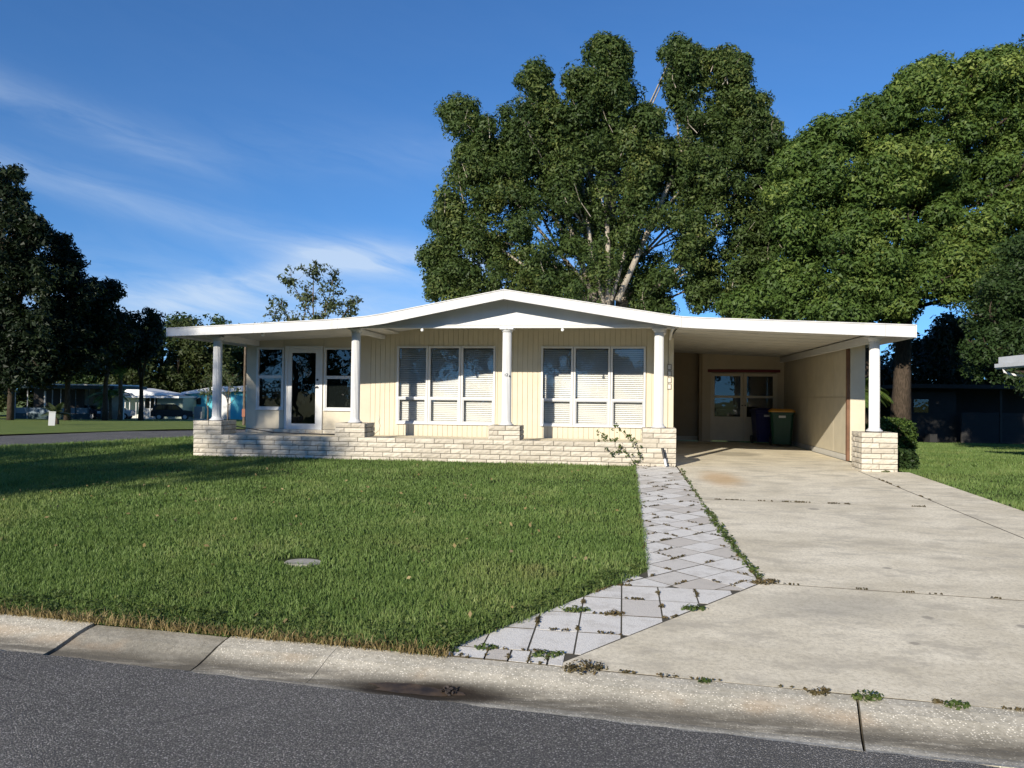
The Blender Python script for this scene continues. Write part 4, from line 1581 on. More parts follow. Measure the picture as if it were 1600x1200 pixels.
for k in range(48):
    a_ = 2 * math.pi * k / 48
    r_ = 1 + 0.13 * math.sin(3 * a_ + 1) + 0.09 * math.sin(5 * a_) + 0.06 * math.sin(11 * a_ + 2)
    pts.append((0.27 * r_ * math.cos(a_), 0.055 * r_ * math.sin(a_)))


def curb_z(o_):
    return float(np.interp(o_, [p[0] for p in PROF], [p[1] for p in PROF]))


def on_curb(s, off, lift):
    X = s
    return (X + CN[0] * off, curb_y(X) + CN[1] * off, 0.028 * curb_y(X) + curb_z(off) + 0.002 * math.sin(X * 5.1 + off * 9) + lift)


mb = MB()
rings = [1.0, 0.75, 0.5, 0.25]
for rr in rings:
    for (px_, py_) in pts:
        mb.v.append(on_curb(0.92 + px_ * rr, 0.39 - py_ * rr, 0.004))
mb.v.append(on_curb(0.92, 0.39, 0.004))
for i in range(3):
    for k in range(48):
        mb.f.append((i * 48 + k, i * 48 + (k + 1) % 48, (i + 1) * 48 + (k + 1) % 48, (i + 1) * 48 + k))
for k in range(48):
    mb.f.append((3 * 48 + k, 3 * 48 + (k + 1) % 48, 4 * 48))
pud = mb.build('mud_puddle', pm.m)
tag(pud, 'dark wet mud puddle lying in the gutter of the curb', 'puddle')
c0 = on_curb(1.13, 0.37, 0.012)
V, F, R = leafy(np.array([c0]), np.array([0.05]), np.array([160]), 0.018, RNG, 0.5, 0.5)
tag(place('leaf_debris', big_mesh('leaf_debris', V, F, flat('debris', (0.05, 0.04, 0.035), 0.8), R)), 'little heap of dark debris in the mud puddle', 'debris')


# ------------------------------------------------------------------ trees
M_BARK_PALE = mat_bark('pale_bark', (0.22, 0.19, 0.15), (0.42, 0.38, 0.31))
M_BARK = mat_bark('brown_bark', (0.07, 0.055, 0.04), (0.17, 0.13, 0.095))
M_BARK_DK = mat_bark('dark_bark', (0.035, 0.028, 0.02), (0.08, 0.06, 0.045))
F_A = foliage('leaf_bronze_green', (0.020, 0.040, 0.012), (0.062, 0.098, 0.025), (0.185, 0.205, 0.055), 0.3, 0.30)
F_B = foliage('leaf_fresh_green', (0.022, 0.048, 0.012), (0.082, 0.135, 0.028), (0.25, 0.30, 0.07), 0.32, 0.28)
F_C = foliage('leaf_dark_green', (0.016, 0.032, 0.010), (0.032, 0.06, 0.016), (0.06, 0.095, 0.026), 0.25, 0.3)
F_D = foliage('leaf_shaded_dark_green', (0.006, 0.012, 0.005), (0.012, 0.022, 0.008), (0.03, 0.045, 0.015), 0.15, 0.3)  # dark evergreen leaves, with shade cast on the trees put into the colour
F_E = foliage('leaf_grey_green', (0.040, 0.058, 0.026), (0.075, 0.10, 0.045), (0.13, 0.15, 0.075), 0.25, 0.3)
F_OLIVE = foliage('leaf_olive', (0.022, 0.034, 0.010), (0.045, 0.062, 0.018), (0.095, 0.105, 0.035), 0.25, 0.15)


def tree(name, label, base, blobs, leafmat, bark, trunk_r, leaf=0.16, clump=0.42, per=34, dens=1.0, group=None, cat='tree', forks=None, shell=0.5, branch_r=0.10, flatten=0.8, seed=1, limbs=True, branch_every=1, stretch=(1, 1, 1), inner=0.0, extra_limbs=(), twigs=0):
    """blobs: (centre xyz, radius). Trunk rises from base, limbs reach into every blob; leaves sit in clumps near the blob surfaces."""
    rng = np.random.default_rng(seed)
    base = np.array(base, float)
    C = np.array([b[0] for b in blobs], float)
    Rb = np.array([b[1] for b in blobs], float)
    t = empty(name, tuple(base))
    tag(t, label, cat, group)
    top = C[:, 2].max() - base[2]
    cen = C.mean(0)
    cents, rads = [], []
    for c, r in zip(C, Rb):
        n = max(4, int(dens * 4 * math.pi * r * r / (clump * clump * 5.2)))
        d = rng.normal(size=(n, 3))
        d /= np.linalg.norm(d, axis=1)[:, None]
        u = rng.uniform(shell, 1.0, n)
        stray = rng.random(n) < 0.2
        u = np.where(stray, u * rng.uniform(1.0, 1.45, n), u)
        cents.append(c + d * (r * u)[:, None] * np.array(stretch))
        rads.append(np.clip(rng.normal(clump, clump * 0.25, n), clump * 0.5, clump * 1.6) * np.where(stray, 0.55, 1.0))
    cents = np.concatenate(cents)
    rads = np.concatenate(rads)
    cnt = np.maximum(6, per * (rads / clump) ** 2).astype(int)
    V, F, R = leafy(cents - base, rads, cnt, leaf, rng, flatten, 0.45, inner, 1.1 if inner else 0.7, 0.42 if inner else 0.55, True)
    # leaves of a clump share a tone
    tone = np.repeat(np.repeat(rng.random(len(cents)), cnt), 3)
    R = 0.4 * R + 0.6 * tone
    cr = place('crown', big_mesh('crown', V, F, leafmat, R), t)
    # trunk and limbs
    tb = MB()
    starts = forks if forks else [(0, 0)]
    hub = base + np.array([0, 0, min(0.28 * top, 5.0)])
    for (fx, fy) in starts:
        p0 = base + np.array([fx, fy, -0.2])
        p1 = hub + np.array([fx * 1.5, fy * 1.5, 0])
        p2 = np.array([cen[0] * 0.35 + base[0] * 0.65 + fx * 2.2, cen[1] * 0.35 + base[1] * 0.65 + fy * 2.2, base[2] + 0.72 * top])
        tb.tube([p0 - base, p0 * 0.5 + p1 * 0.5 - base, p1 - base, p1 * 0.5 + p2 * 0.5 + rng.normal(0, 0.25, 3) - base, p2 - base],
                [trunk_r * 1.35, trunk_r, trunk_r * 0.85, trunk_r * 0.55, trunk_r * 0.2], 9)
    tb.build('trunk', bark, t, smooth=True)
    if limbs:
        lb = MB()
        for i, (c, r) in enumerate(zip(C, Rb)):
            if i % branch_every:
                continue
            fx, fy = starts[i % len(starts)]
            zz = hub[2] + (c[2] - hub[2]) * rng.uniform(0.05, 0.4)
            f = np.clip((zz - hub[2]) / max(0.1, 0.72 * top), 0, 1)
            s = hub * (1 - f) + np.array([cen[0] * 0.35 + base[0] * 0.65, cen[1] * 0.35 + base[1] * 0.65, 0]) * f
            s = np.array([s[0] + fx * 1.6, s[1] + fy * 1.6, zz])
            m1 = s + (c - s) * 0.5 + rng.normal(0, 0.12 * r + 0.1, 3) + np.array([0, 0, 0.08 * np.linalg.norm(c - s)])
            e = c + np.array([0, 0, 0.55 * r])
            lb.tube([s - base, m1 - base, c - base, e - base], [branch_r, branch_r * 0.7, branch_r * 0.42, branch_r * 0.12], 6)
            for q in range(3):
                d = rng.normal(size=3)
                d[2] = abs(d[2]) + 0.4
                d /= np.linalg.norm(d)
                lb.tube([c - base, c + d * r * 0.5 + rng.normal(0, 0.05, 3) - base, c + d * r * 0.95 - base], [branch_r * 0.35, branch_r * 0.22, branch_r * 0.06], 5)
        for q in range(twigs):
            j = rng.integers(len(C))
            d = rng.normal(size=3)
            d[1] = -abs(d[1]) - 0.3
            d /= np.linalg.norm(d)
            p_ = C[j] + d * Rb[j] * rng.uniform(0.2, 0.75)
            g_ = np.array([rng.normal(0, 0.45), rng.normal(0, 0.25), 1.0]) * rng.uniform(0.5, 1.2)
            lb.tube([p_ - g_ * 0.6 - base, p_ + rng.normal(0, 0.06, 3) - base, p_ + g_ * 0.6 - base], [0.022, 0.016, 0.006], 4, False)
        for pts_, r0 in extra_limbs:
            lb.tube([p_ - base for p_ in pts_], list(np.linspace(r0, r0 * 0.35, len(pts_))), 7)
        lo = lb.build('limbs', bark, t, smooth=True, fix=False)
        lo['kind'] = 'stuff'
    return t


def px_blobs(lst, d0, half, seed, double=True, ragged=False):
    """crown lobes: (frame x, frame y, radius px) -> world lobes spread in depth round d0"""
    r = random.Random(seed)
    out = []
    if ragged:
        new = []
        for (x, y, rad) in lst:
            if rad < 13:
                new.append((x, y, rad))
                continue
            new.append((x, y, rad * 0.8))
            for q in range(3):
                a_, m_ = r.uniform(0, 6.283), r.uniform(0.25, 0.75) * rad
                new.append((x + m_ * math.cos(a_), y + 1.1 * m_ * math.sin(a_), rad * r.uniform(0.34, 0.64)))
                if rad > 15:
                    a_ = r.uniform(3.3, 6.1)
                    new.append((x + 1.02 * rad * math.cos(a_), y + 1.05 * rad * math.sin(a_), rad * r.uniform(0.12, 0.24)))
        lst = new
    xs = [b[0] for b in lst]
    xm, xr = (min(xs) + max(xs)) / 2, (max(xs) - min(xs)) / 2 + 30
    for (x, y, rad) in lst:
        k = math.sqrt(max(0.1, 1 - ((x - xm) / xr) ** 2)) * half
        for s in ((-1, 1) if double else (0,)):
            d = d0 + s * k * r.uniform(0.35, 0.85) + r.uniform(-0.3, 0.3)
            out.append((at(x, y, d0) * 0 + at(x, y, d) if abs(d) > 0 else 0, rad * d / FPX))
    return out


A_L = [(720, 185, 22), (738, 215, 28), (728, 270, 28), (745, 245, 22), (700, 335, 16), (697, 370, 28), (688, 425, 22), (705, 452, 26), (838, 130, 20), (832, 165, 28), (812, 200, 30), (795, 240, 35),
       (936, 88, 20), (960, 98, 22), (950, 130, 30), (904, 135, 16), (915, 165, 26), (975, 150, 20), (945, 190, 42), (1058, 92, 20), (1080, 108, 22), (1066, 140, 36), (1130, 105, 18), (1150, 118, 20),
       (1135, 150, 36), (1172, 168, 22), (1100, 190, 45), (1180, 215, 30), (1195, 262, 30), (1206, 240, 20), (865, 200, 28), (870, 250, 46), (945, 260, 52), (1020, 230, 36), (1050, 280, 55), (1130, 270, 50), (775, 300, 42),
       (740, 345, 36), (820, 330, 48), (900, 340, 52), (985, 345, 50), (1075, 365, 55), (1160, 345, 46), (1200, 310, 32), (735, 410, 36), (790, 400, 44), (860, 420, 46), (935, 425, 44), (1010, 430, 48),
       (1100, 430, 46), (1175, 410, 42), (745, 460, 28), (820, 455, 36), (890, 462, 30), (1030, 465, 30), (1150, 455, 34), (1090, 462, 22), (770, 262, 34), (832, 236, 34), (886, 195, 24), (902, 222, 34), (990, 205, 26), (1003, 262, 40), (1018, 190, 20), (1085, 240, 40), (1150, 215, 34), (758, 235, 20), (860, 300, 40), (985, 300, 40),
       (718, 165, 10), (839, 108, 10), (941, 70, 9), (965, 80, 9), (1060, 76, 9), (1078, 82, 9), (1133, 88, 9), (1152, 100, 9), (1190, 190, 14), (1210, 300, 24), (1215, 350, 26), (1205, 390, 26), (676, 400, 14), (682, 450, 18), (700, 310, 9)]
A_STEMS = []
for pl_, dd_, r0 in (([(930, 470), (905, 400), (880, 320), (856, 262), (842, 200), (838, 150)], 32.6, 0.14), ([(945, 480), (925, 400), (915, 320), (905, 260), (893, 225)], 32.0, 0.12), ([(950, 480), (950, 380), (946, 300), (947, 220), (952, 140)], 31.9, 0.13),
                     ([(965, 470), (1000, 390), (1040, 300), (1062, 250), (1080, 180), (1100, 130)], 31.8, 0.14), ([(1048, 285), (1070, 235), (1105, 190), (1130, 150)], 31.7, 0.07), ([(930, 460), (860, 380), (810, 320), (790, 280)], 32.4, 0.10),
                     ([(1000, 470), (1060, 420), (1110, 380), (1150, 300), (1170, 230)], 32.6, 0.10), ([(955, 470), (975, 400), (985, 330), (980, 260)], 31.8, 0.09), ([(920, 470), (840, 430), (770, 380), (740, 330)], 33.0, 0.09), ([(1064, 250), (1058, 190), (1062, 120)], 31.8, 0.06)):
    A_STEMS.append(([at(x_, y_, dd_ + 0.006 * (640 - y_)) for x_, y_ in pl_], r0))
bA = at(945, 640, 36)
bA[2] = -0.2
tree('sweetgum_tree', 'tall bronze green tree with upright pale limbs behind the gable', bA, px_blobs(A_L, 36.0, 4.5, 4, True, True), F_A, M_BARK_PALE, 0.42, leaf=0.14, clump=0.46, per=95, dens=1.45, seed=21, inner=0.35,
     forks=[(-0.5, 0), (0.5, 0.2), (0.05, -0.3)], shell=0.35, branch_r=0.07, branch_every=25, stretch=(0.88, 0.9, 1.3), extra_limbs=A_STEMS, twigs=190)

B_L = [(1238, 262, 20), (1262, 250, 22), (1300, 225, 30), (1335, 212, 24), (1375, 190, 22), (1400, 168, 26), (1438, 138, 24), (1475, 130, 28), (1520, 128, 30), (1570, 118, 30), (1620, 115, 40), (1680, 140, 50),
       (1250, 310, 34), (1310, 285, 42), (1370, 250, 42), (1430, 205, 46), (1500, 190, 50), (1570, 185, 52), (1640, 200, 60), (1235, 365, 34), (1290, 355, 46), (1355, 330, 52), (1430, 295, 56), (1510, 275, 58),
       (1590, 280, 58), (1670, 300, 60), (1245, 425, 38), (1310, 425, 44), (1375, 405, 50), (1445, 380, 54), (1525, 360, 56), (1605, 370, 56), (1210, 455, 30), (1270, 475, 30), (1340, 475, 34), (1410, 462, 38), (1470, 448, 36),
       (1190, 480, 24), (1390, 495, 22), (1320, 500, 22), (1545, 430, 48), (1610, 450, 52), (1570, 478, 34), (1520, 420, 36), (1660, 400, 60), (1230, 480, 26), (1160, 490, 18)]
bB = at(1392, 690, 33)
bB[2] = -0.5
tree('camphor_tree', 'broad bright green tree with dark forked trunks behind the carport', bB, px_blobs(B_L, 33.0, 4.8, 9, True, True), F_B, M_BARK_DK, 0.36, leaf=0.145, clump=0.56, per=150, dens=1.55, seed=33, inner=0.5, flatten=0.7,
     forks=[(-0.75, 0), (0.45, 0.3)], shell=0.5, branch_r=0.12, branch_every=24)

C_L = [(1548, 500, 34), (1585, 455, 38), (1620, 420, 50), (1570, 530, 34), (1610, 500, 46), (1660, 470, 60), (1540, 545, 24), (1600, 550, 34), (1650, 540, 40), (1525, 575, 16), (1575, 580, 22), (1640, 585, 40), (1530, 480, 22), (1560, 440, 30), (1520, 545, 18), (1600, 395, 34)]
bC = at(1640, 700, 27)
bC[2] = -0.3
tree('dark_oak', 'dark green tree at the right edge above the neighbouring roof', bC, px_blobs(C_L, 26.5, 2.5, 5), F_C, M_BARK_DK, 0.3, leaf=0.11, clump=0.34, per=60, dens=2.2, seed=41, branch_every=4)

S_L = [(455, 440, 22), (490, 425, 24), (520, 440, 24), (440, 480, 20), (480, 465, 28), (520, 475, 26), (552, 472, 18), (430, 495, 14), (500, 500, 26), (462, 500, 20), (545, 492, 18)]
bS = at(490, 660, 31)
bS[2] = -0.2
tree('young_oak', 'small sparse tree showing above the low roof on the left', bS, px_blobs(S_L, 31, 1.2, 6, False), F_E, M_BARK, 0.12, leaf=0.14, clump=0.24, per=16, dens=1.1, seed=51, shell=0.1, branch_r=0.035)

# dark evergreens across the side street
for i, (lst, d0, hw, lab) in enumerate((
        ([(8, 285, 22), (25, 330, 26), (-30, 300, 40), (45, 372, 26), (0, 380, 40), (55, 345, 14), (65, 360, 12), (30, 430, 44), (-40, 400, 60), (60, 440, 34), (0, 500, 50), (55, 510, 40), (-60, 500, 60), (25, 560, 36), (-20, 560, 40), (15, 592, 26), (45, 588, 22)], 58, 3.5,
         'tallest black green evergreen at the left edge of the picture'),
        ([(95, 392, 20), (112, 395, 12), (85, 430, 30), (115, 430, 20), (100, 480, 40), (130, 460, 20), (85, 530, 36), (125, 520, 34), (100, 575, 28), (140, 568, 24), (70, 585, 20)], 61, 3,
         'second dark evergreen with a rounded crown beside the tallest one'),
        ([(170, 462, 18), (180, 452, 10), (150, 475, 20), (165, 500, 28), (145, 530, 28), (180, 530, 26), (160, 565, 26)], 64, 2.5,
         'third dark evergreen, behind the palm trunk'),
        ([(207, 498, 10), (200, 520, 18), (215, 540, 20), (240, 496, 13), (244, 520, 15), (232, 545, 16), (205, 560, 16)], 70, 2.2,
         'lowest dark evergreen with two pointed tops near the roof corner'),
        ([(-150, 330, 50), (-170, 400, 60), (-120, 420, 50), (-190, 480, 60), (-130, 500, 60), (-160, 560, 60), (-110, 560, 40)], 58, 4, 'dark evergreen just beyond the left edge of the picture'),
        ([(-270, 330, 50), (-290, 400, 60), (-240, 420, 50), (-310, 480, 60), (-250, 500, 60), (-280, 560, 60), (-230, 570, 40)], 59, 4, 'dark evergreen farthest left of the row'))):
    xb = sum(b[0] for b in lst) / len(lst)
    bb = at(xb, 640, d0)
    bb[2] = zfar(d0)
    tree('dark_evergreen', lab, bb, px_blobs(lst, d0, hw, 60 + i, True, True), F_D, M_BARK_DK, 0.2, leaf=0.30, clump=0.6, per=30, dens=1.7 if i < 4 else 0.7, group='dark evergreens across the side street', seed=60 + i, branch_r=0.1, branch_every=14)

# wood behind the far houses
for i, (x, y, rr, d0) in enumerate(((200, 560, 50, 105), (255, 545, 55, 112), (310, 545, 58, 108), (360, 560, 55, 115), (420, 565, 60, 120), (150, 560, 50, 110), (90, 575, 55, 118), (20, 570, 60, 115), (-60, 560, 70, 110), (480, 580, 60, 125))):
    r = random.Random(i)
    lst = [(x + r.uniform(-rr, rr) * 0.8, y + r.uniform(-rr * 0.75, rr * 1.1), rr * r.uniform(0.28, 0.5)) for _ in range(18)]
    bb = at(x, 640, d0)
    bb[2] = zfar(d0)
    labs = ('leftmost', 'second', 'third', 'fourth', 'fifth', 'sixth', 'seventh', 'eighth', 'ninth', 'tenth')
    order = (4, 5, 6, 7, 8, 3, 2, 1, 0, 9)
    tree('woodland_oak', 'olive oak in the wood behind the far houses, %s from the left' % labs[order[i]], bb, px_blobs(lst, d0, 4, 80 + i), F_OLIVE if i % 2 == 0 else F_C, M_BARK_DK, 0.4, leaf=0.5, clump=0.95, per=26, dens=1.3,
         group='oaks behind the far houses', seed=80 + i, branch_r=0.14, branch_every=3)
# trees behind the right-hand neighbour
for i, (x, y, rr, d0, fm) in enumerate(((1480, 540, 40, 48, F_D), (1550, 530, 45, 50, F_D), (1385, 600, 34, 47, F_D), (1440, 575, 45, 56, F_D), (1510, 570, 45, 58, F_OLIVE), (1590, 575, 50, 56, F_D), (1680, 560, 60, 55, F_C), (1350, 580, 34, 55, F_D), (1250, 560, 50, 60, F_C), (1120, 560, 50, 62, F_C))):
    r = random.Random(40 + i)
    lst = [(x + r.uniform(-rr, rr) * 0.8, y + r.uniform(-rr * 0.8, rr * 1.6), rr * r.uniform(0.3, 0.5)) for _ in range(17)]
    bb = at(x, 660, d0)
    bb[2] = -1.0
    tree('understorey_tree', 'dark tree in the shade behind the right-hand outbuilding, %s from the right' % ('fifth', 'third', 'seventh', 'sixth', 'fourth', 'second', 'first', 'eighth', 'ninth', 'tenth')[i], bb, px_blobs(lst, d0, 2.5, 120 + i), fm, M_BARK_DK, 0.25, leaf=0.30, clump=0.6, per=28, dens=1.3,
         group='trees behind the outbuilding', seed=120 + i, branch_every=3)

# trees on the far side of the front street, behind the viewer: their shade falls on the left of the lawn
def round_tree(label, base, crown, rx, rz, n, seed, mat=F_B, leaf=0.2, clump=0.5, dens=0.8, lo=0.25, hi=0.45, extra=()):
    r = random.Random(seed)
    out = []
    for k in range(n):
        while True:
            p = np.array([r.uniform(-1, 1), r.uniform(-1, 1), r.uniform(-1, 1)])
            if np.linalg.norm(p) < 1:
                break
        out.append((np.array(crown) + p * np.array([rx, rx, rz]), r.uniform(lo, hi) * min(rx, rz)))
    out += [(np.array(p), q) for p, q in extra]
    return tree('street_tree', label, base, out, mat, M_BARK, 0.28, leaf=leaf, clump=clump, per=30, dens=dens, group='trees across the front street', seed=seed)


round_tree('street tree across the front road whose shade falls on the lawn', (-18.6, -26.6, -0.36), (-18.4, -26.5, 10.4), 4.2, 3.8, 36, 7, F_C, dens=1.6, lo=0.24, hi=0.36, extra=(((-17.75, -26.5, 13.95), 0.75), ((-18.7, -26.5, 14.0), 0.8), ((-17.2, -26.4, 13.0), 0.8)))
for i in range(12):
    x, y, h, w = -33 + 6.2 * i + random.uniform(-1, 1), -38 + random.uniform(-2, 2), random.uniform(8, 9.5), 4.2
    lab = ('first', 'second', 'third', 'fourth', 'fifth', 'sixth', 'seventh', 'eighth', 'ninth', 'tenth', 'eleventh', 'twelfth')[i]
    round_tree('%s oak from the left in the row across the front road, behind the viewer' % lab, (x, y, -0.36), (x, y, h * 0.5), w, h * 0.46, 15, 200 + i, F_C, 0.5, 0.95, 0.9)


# ------------------------------------------------------------------ shrubs
def bush(name, label, base, boxes, mat, leaf=0.06, n=6000, cat='shrub', group=None, seed=3):
    rng = np.random.default_rng(seed)
    t = empty(name, tuple(base))
    tag(t, label, cat, group)
    Vs, Fs, Rs, n0 = [], [], [], 0
    for (cx, cy, cz, hx, hy, hz) in boxes:
        m = n // len(boxes)
        d = rng.normal(size=(m, 3))
        d /= (np.abs(d) ** 4).sum(1)[:, None] ** 0.25
        c = np.array([cx, cy, cz]) + d * np.array([hx, hy, hz]) * rng.uniform(0.78, 1.04, m)[:, None]
        c[:, 2] = np.maximum(c[:, 2], 0.02)
        V, F, R = leafy(c, np.full(m, 0.05), np.full(m, 2), leaf, rng, 1.0, 0.4)
        Vs.append(V)
        Fs.append(F + n0)
        Rs.append(R)
        n0 += len(V)
    place('foliage', big_mesh('foliage', np.concatenate(Vs), np.concatenate(Fs), mat, np.concatenate(Rs)), t)
    st = MB()
    for (cx, cy, cz, hx, hy, hz) in boxes:
        for k in range(4):
            st.tube([(cx + rng.uniform(-.2, .2) * hx, cy + rng.uniform(-.2, .2) * hy, -0.05), (cx + rng.uniform(-.7, .7) * hx, cy + rng.uniform(-.6, .6) * hy, cz + hz * 0.6)], [0.03, 0.01], 5)
    st.build('stems', M_BARK_DK, t)['kind'] = 'stuff'
    return t


bush('clipped_hedge', 'clipped green hedge behind the carport pier', (8.2, 6.4, -0.2), [(-0.2, 0, 0.45, 0.7, 0.5, 0.47), (0.95, 0.15, 0.5, 0.55, 0.5, 0.54)], F_B, 0.075, 9000, 'hedge')
bush('ground_fern', 'low fern bush at the foot of the carport pier, lawn side', (7.55, 1.1, -0.03), [(0.05, 0, 0.16, 0.22, 0.35, 0.2)], F_C, 0.07, 1200)


def palm(name, label, base, h, r, fl, nf, mat, droop=0.6, group=None, seed=2, cat='palm', w=0.05, trunkmat=None):
    rng = np.random.default_rng(seed)
    t = empty(name, tuple(base))
    tag(t, label, cat, group)
    tk = MB()
    if h > 0.4:
        tk.tube([(0, 0, -0.1), (0.02 * h, 0, h * 0.3), (0.0, 0, h * 0.7), (0.01 * h, 0, h)], [r * 1.25, r, r * 0.9, r * 0.95], 12)
    else:
        tk.lathe([(r * 1.1, -0.05), (r * 1.2, h * 0.5), (r, h)], 10)
    tk.build('trunk', trunkmat or M_BARK, t, smooth=True)
    for k in range(nf):
        az = 2 * math.pi * k / nf + rng.uniform(-0.2, 0.2)
        el = rng.uniform(0.15, 1.2)
        L_ = fl * rng.uniform(0.8, 1.1)
        V, F = [], []
        p = np.array([0, 0, h])
        d = np.array([math.cos(az) * math.cos(el), math.sin(az) * math.cos(el), math.sin(el)])
        pts = [p]
        for q in range(9):
            d = d + np.array([0, 0, -droop * 0.22])
            d /= np.linalg.norm(d)
            p = p + d * L_ / 9
            pts.append(p)
        sd = np.array([-math.sin(az), math.cos(az), 0])
        for q in range(1, 10):
            for sub in range(3):
                a_ = pts[q - 1] + (pts[q] - pts[q - 1]) * (sub / 3)
                tl = L_ * 0.30 * math.sin(math.pi * min(0.96, (q + sub / 3) / 10.2)) + 0.03
                for s_ in (-1, 1):
                    tip = a_ + sd * s_ * tl * 0.85 + (pts[q] - pts[q - 1]) * 0.6 + np.array([0, 0, -0.35 * droop * tl])
                    n = len(V)
                    ww = (pts[q] - pts[q - 1]) / np.linalg.norm(pts[q] - pts[q - 1]) * w * 0.5
                    V += [a_ - ww, a_ + ww, tip]
                    F.append((n, n + 1, n + 2))
        fr_ = place('frond', big_mesh('frond', np.array(V), np.array(F), mat, rng.random(len(V))), t)
    return t


# ------------------------------------------------------------------ distant houses, cars, small things on the left
class Spot:
    """a thing standing d metres deep at frame column xb; X, Z turn frame pixels at that depth into local metres"""

    def __init__(self, xb, d, name, label, cat, z=None, rz=0.0, group=None):
        self.d, self.xb = d, xb
        g = at(xb, 640, d)
        g[2] = zfar(d) if z is None else z
        self.g = g
        self.e = empty(name, tuple(g), YAW + rz)
        tag(self.e, label, cat, group)

    def X(self, x):
        return (x - self.xb) * self.d / FPX

    def Z(self, x, y):
        return float(at(x, y, self.d)[2] - self.g[2])

    def box(self, part, mat, x0, x1, y_top, y_bot, dy0, dy1, parent=None):
        xm = (x0 + x1) / 2
        zb = self.Z(xm, y_bot) if y_bot is not None else -0.3
        return MB().box(self.X(x0), self.X(x1), dy0, dy1, zb, self.Z(xm, y_top)).build(part, mat, parent or self.e)


M_TEAL = paint('shaded_teal_paint', (0.022, 0.05, 0.058), 0.6)  # teal darkened: shade of the trees put into the colour
M_BLUEG = paint('shaded_blue_grey_paint', (0.16, 0.21, 0.25), 0.6)  # blue grey lowered too, for the same tree shade
M_PALE = paint('pale_house_paint', (0.60, 0.60, 0.55), 0.6)
M_SAGE = paint('sage_paint', (0.36, 0.42, 0.33), 0.6)
M_TURQ = paint('turquoise_paint', (0.10, 0.47, 0.56), 0.6)
M_ROOFW = paint('white_metal_roof', (0.70, 0.71, 0.70), 0.5)
M_SHADEG = paint('outbuilding_shade_paint', (0.024, 0.024, 0.024), 0.8)  # near black: tree shade is put into the paint colour
M_GREY = paint('grey_metal', (0.30, 0.31, 0.32), 0.5)

s1 = Spot(100, 74, 'screened_house', 'low house with teal carport roof, darkened for tree shade, and screened porch behind the evergreens', 'house')
s1.box('rear_wall', M_PALE, 60, 150, 606, None, 5.2, 5.4)
s1.box('roof', M_TEAL, 15, 183, 602, 607, -0.6, 6.0)
s1.box('roof_sheet', M_ROOFW, 40, 175, 600, 601.9, -0.5, 6.0)
s1.box('porch_panel', M_BLUEG, 24, 70, 637, 646, 0, 0.1)
s1.box('porch_panel', M_BLUEG, 70.3, 138, 637, 646, 0, 0.1)
s1.box('porch_base', M_TEAL, 22, 140, 646.1, None, -0.02, 0.1)
for x_, m_ in ((24, M_GREY), (43, M_GREY), (82, M_GREY), (95, M_GREY), (118, M_TEAL), (138, M_TEAL), (158.5, M_TEAL)):
    s1.box('post', m_, x_ - 0.7, x_ + 0.7, 607.1, None, -0.05, 0.05 - 0.052)
s1.box('post', M_WHITE, 69.4, 71.6, 611, 636.9, -0.1, 0.0)
s1.box('window', M_GREY, 104, 117, 608, 621, 5.0, 5.15)
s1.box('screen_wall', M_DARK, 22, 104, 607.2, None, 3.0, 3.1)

s2 = Spot(235, 88, 'pale_house', 'pale house with white porch roof and dark screened openings behind the suv', 'house')
s2.box('wall', M_SAGE, 243.4, 284, 622, None, 0.3, 5)
s2.box('rear_wall', M_PALE, 162, 243, 612, None, 3.0, 3.2)
s2.box('porch_roof', M_ROOFW, 186, 285, 618.5, 621.5, -1.0, 5)
s2.box('carport_roof', M_ROOFW, 150, 205, 613, 616, -2.0, 4)
mb = MB()
mb.prism_y([(s2.X(186), s2.Z(186, 618)), (s2.X(272), s2.Z(272, 618)), (s2.X(244), s2.Z(244, 613.5)), (s2.X(200), s2.Z(200, 606))], 0.0, 6).build('roof', M_ROOFW, s2.e)
s2.box('porch_base', M_PALE, 217, 243, 638, None, 0.0, 0.12)
for x_ in (190, 196, 203, 213, 217.5, 226, 235, 242):
    s2.box('post', M_WHITE, x_ - 0.6, x_ + 0.6, 621.6, None, -0.1, -0.02)
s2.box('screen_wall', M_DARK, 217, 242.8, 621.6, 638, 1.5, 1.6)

s3 = Spot(330, 92, 'turquoise_house', 'turquoise house with white metal roof and slanted window awning', 'house')
s3.box('wall', M_TURQ, 289, 333, 614, None, 0.0, 6)
s3.box('white_wall', M_WHITE, 344, 366.8, 612, None, -0.6, 6)
s3.box('wing_wall', M_TURQ, 367, 392, 612, None, -1.4, 4)
s3.box('entry_wall', M_TURQ, 333.1, 343.9, 612, None, 0.1, 6)
mb = MB()
mb.prism_y([(s3.X(286), s3.Z(286, 616)), (s3.X(346), s3.Z(346, 612)), (s3.X(346), s3.Z(346, 603)), (s3.X(318), s3.Z(318, 607.5)), (s3.X(286), s3.Z(286, 613))], -0.6, 6.5).build('roof', M_ROOFW, s3.e)
mb = MB()
mb.prism_y([(s3.X(346.5), s3.Z(360, 613)), (s3.X(395), s3.Z(385, 611)), (s3.X(395), s3.Z(385, 602)), (s3.X(365), s3.Z(365, 606)), (s3.X(346.5), s3.Z(360, 608))], -2.0, 5.5).build('roof', M_ROOFW, s3.e)
MB().add([(s3.X(300), -0.02, s3.Z(306, 627)), (s3.X(314), -0.02, s3.Z(306, 619)), (s3.X(314), -0.9, s3.Z(306, 622)), (s3.X(300), -0.9, s3.Z(306, 630))], [(0, 1, 2, 3)]).build('awning', M_ROOFW, s3.e)
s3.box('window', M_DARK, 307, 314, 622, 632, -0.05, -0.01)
s3.box('window', M_WHITE, 294.5, 297, 620, 630, -0.05, -0.01)
ac = s3.box('air_conditioner', M_GREY, 312, 324, 635, None, -1.6, -0.8)
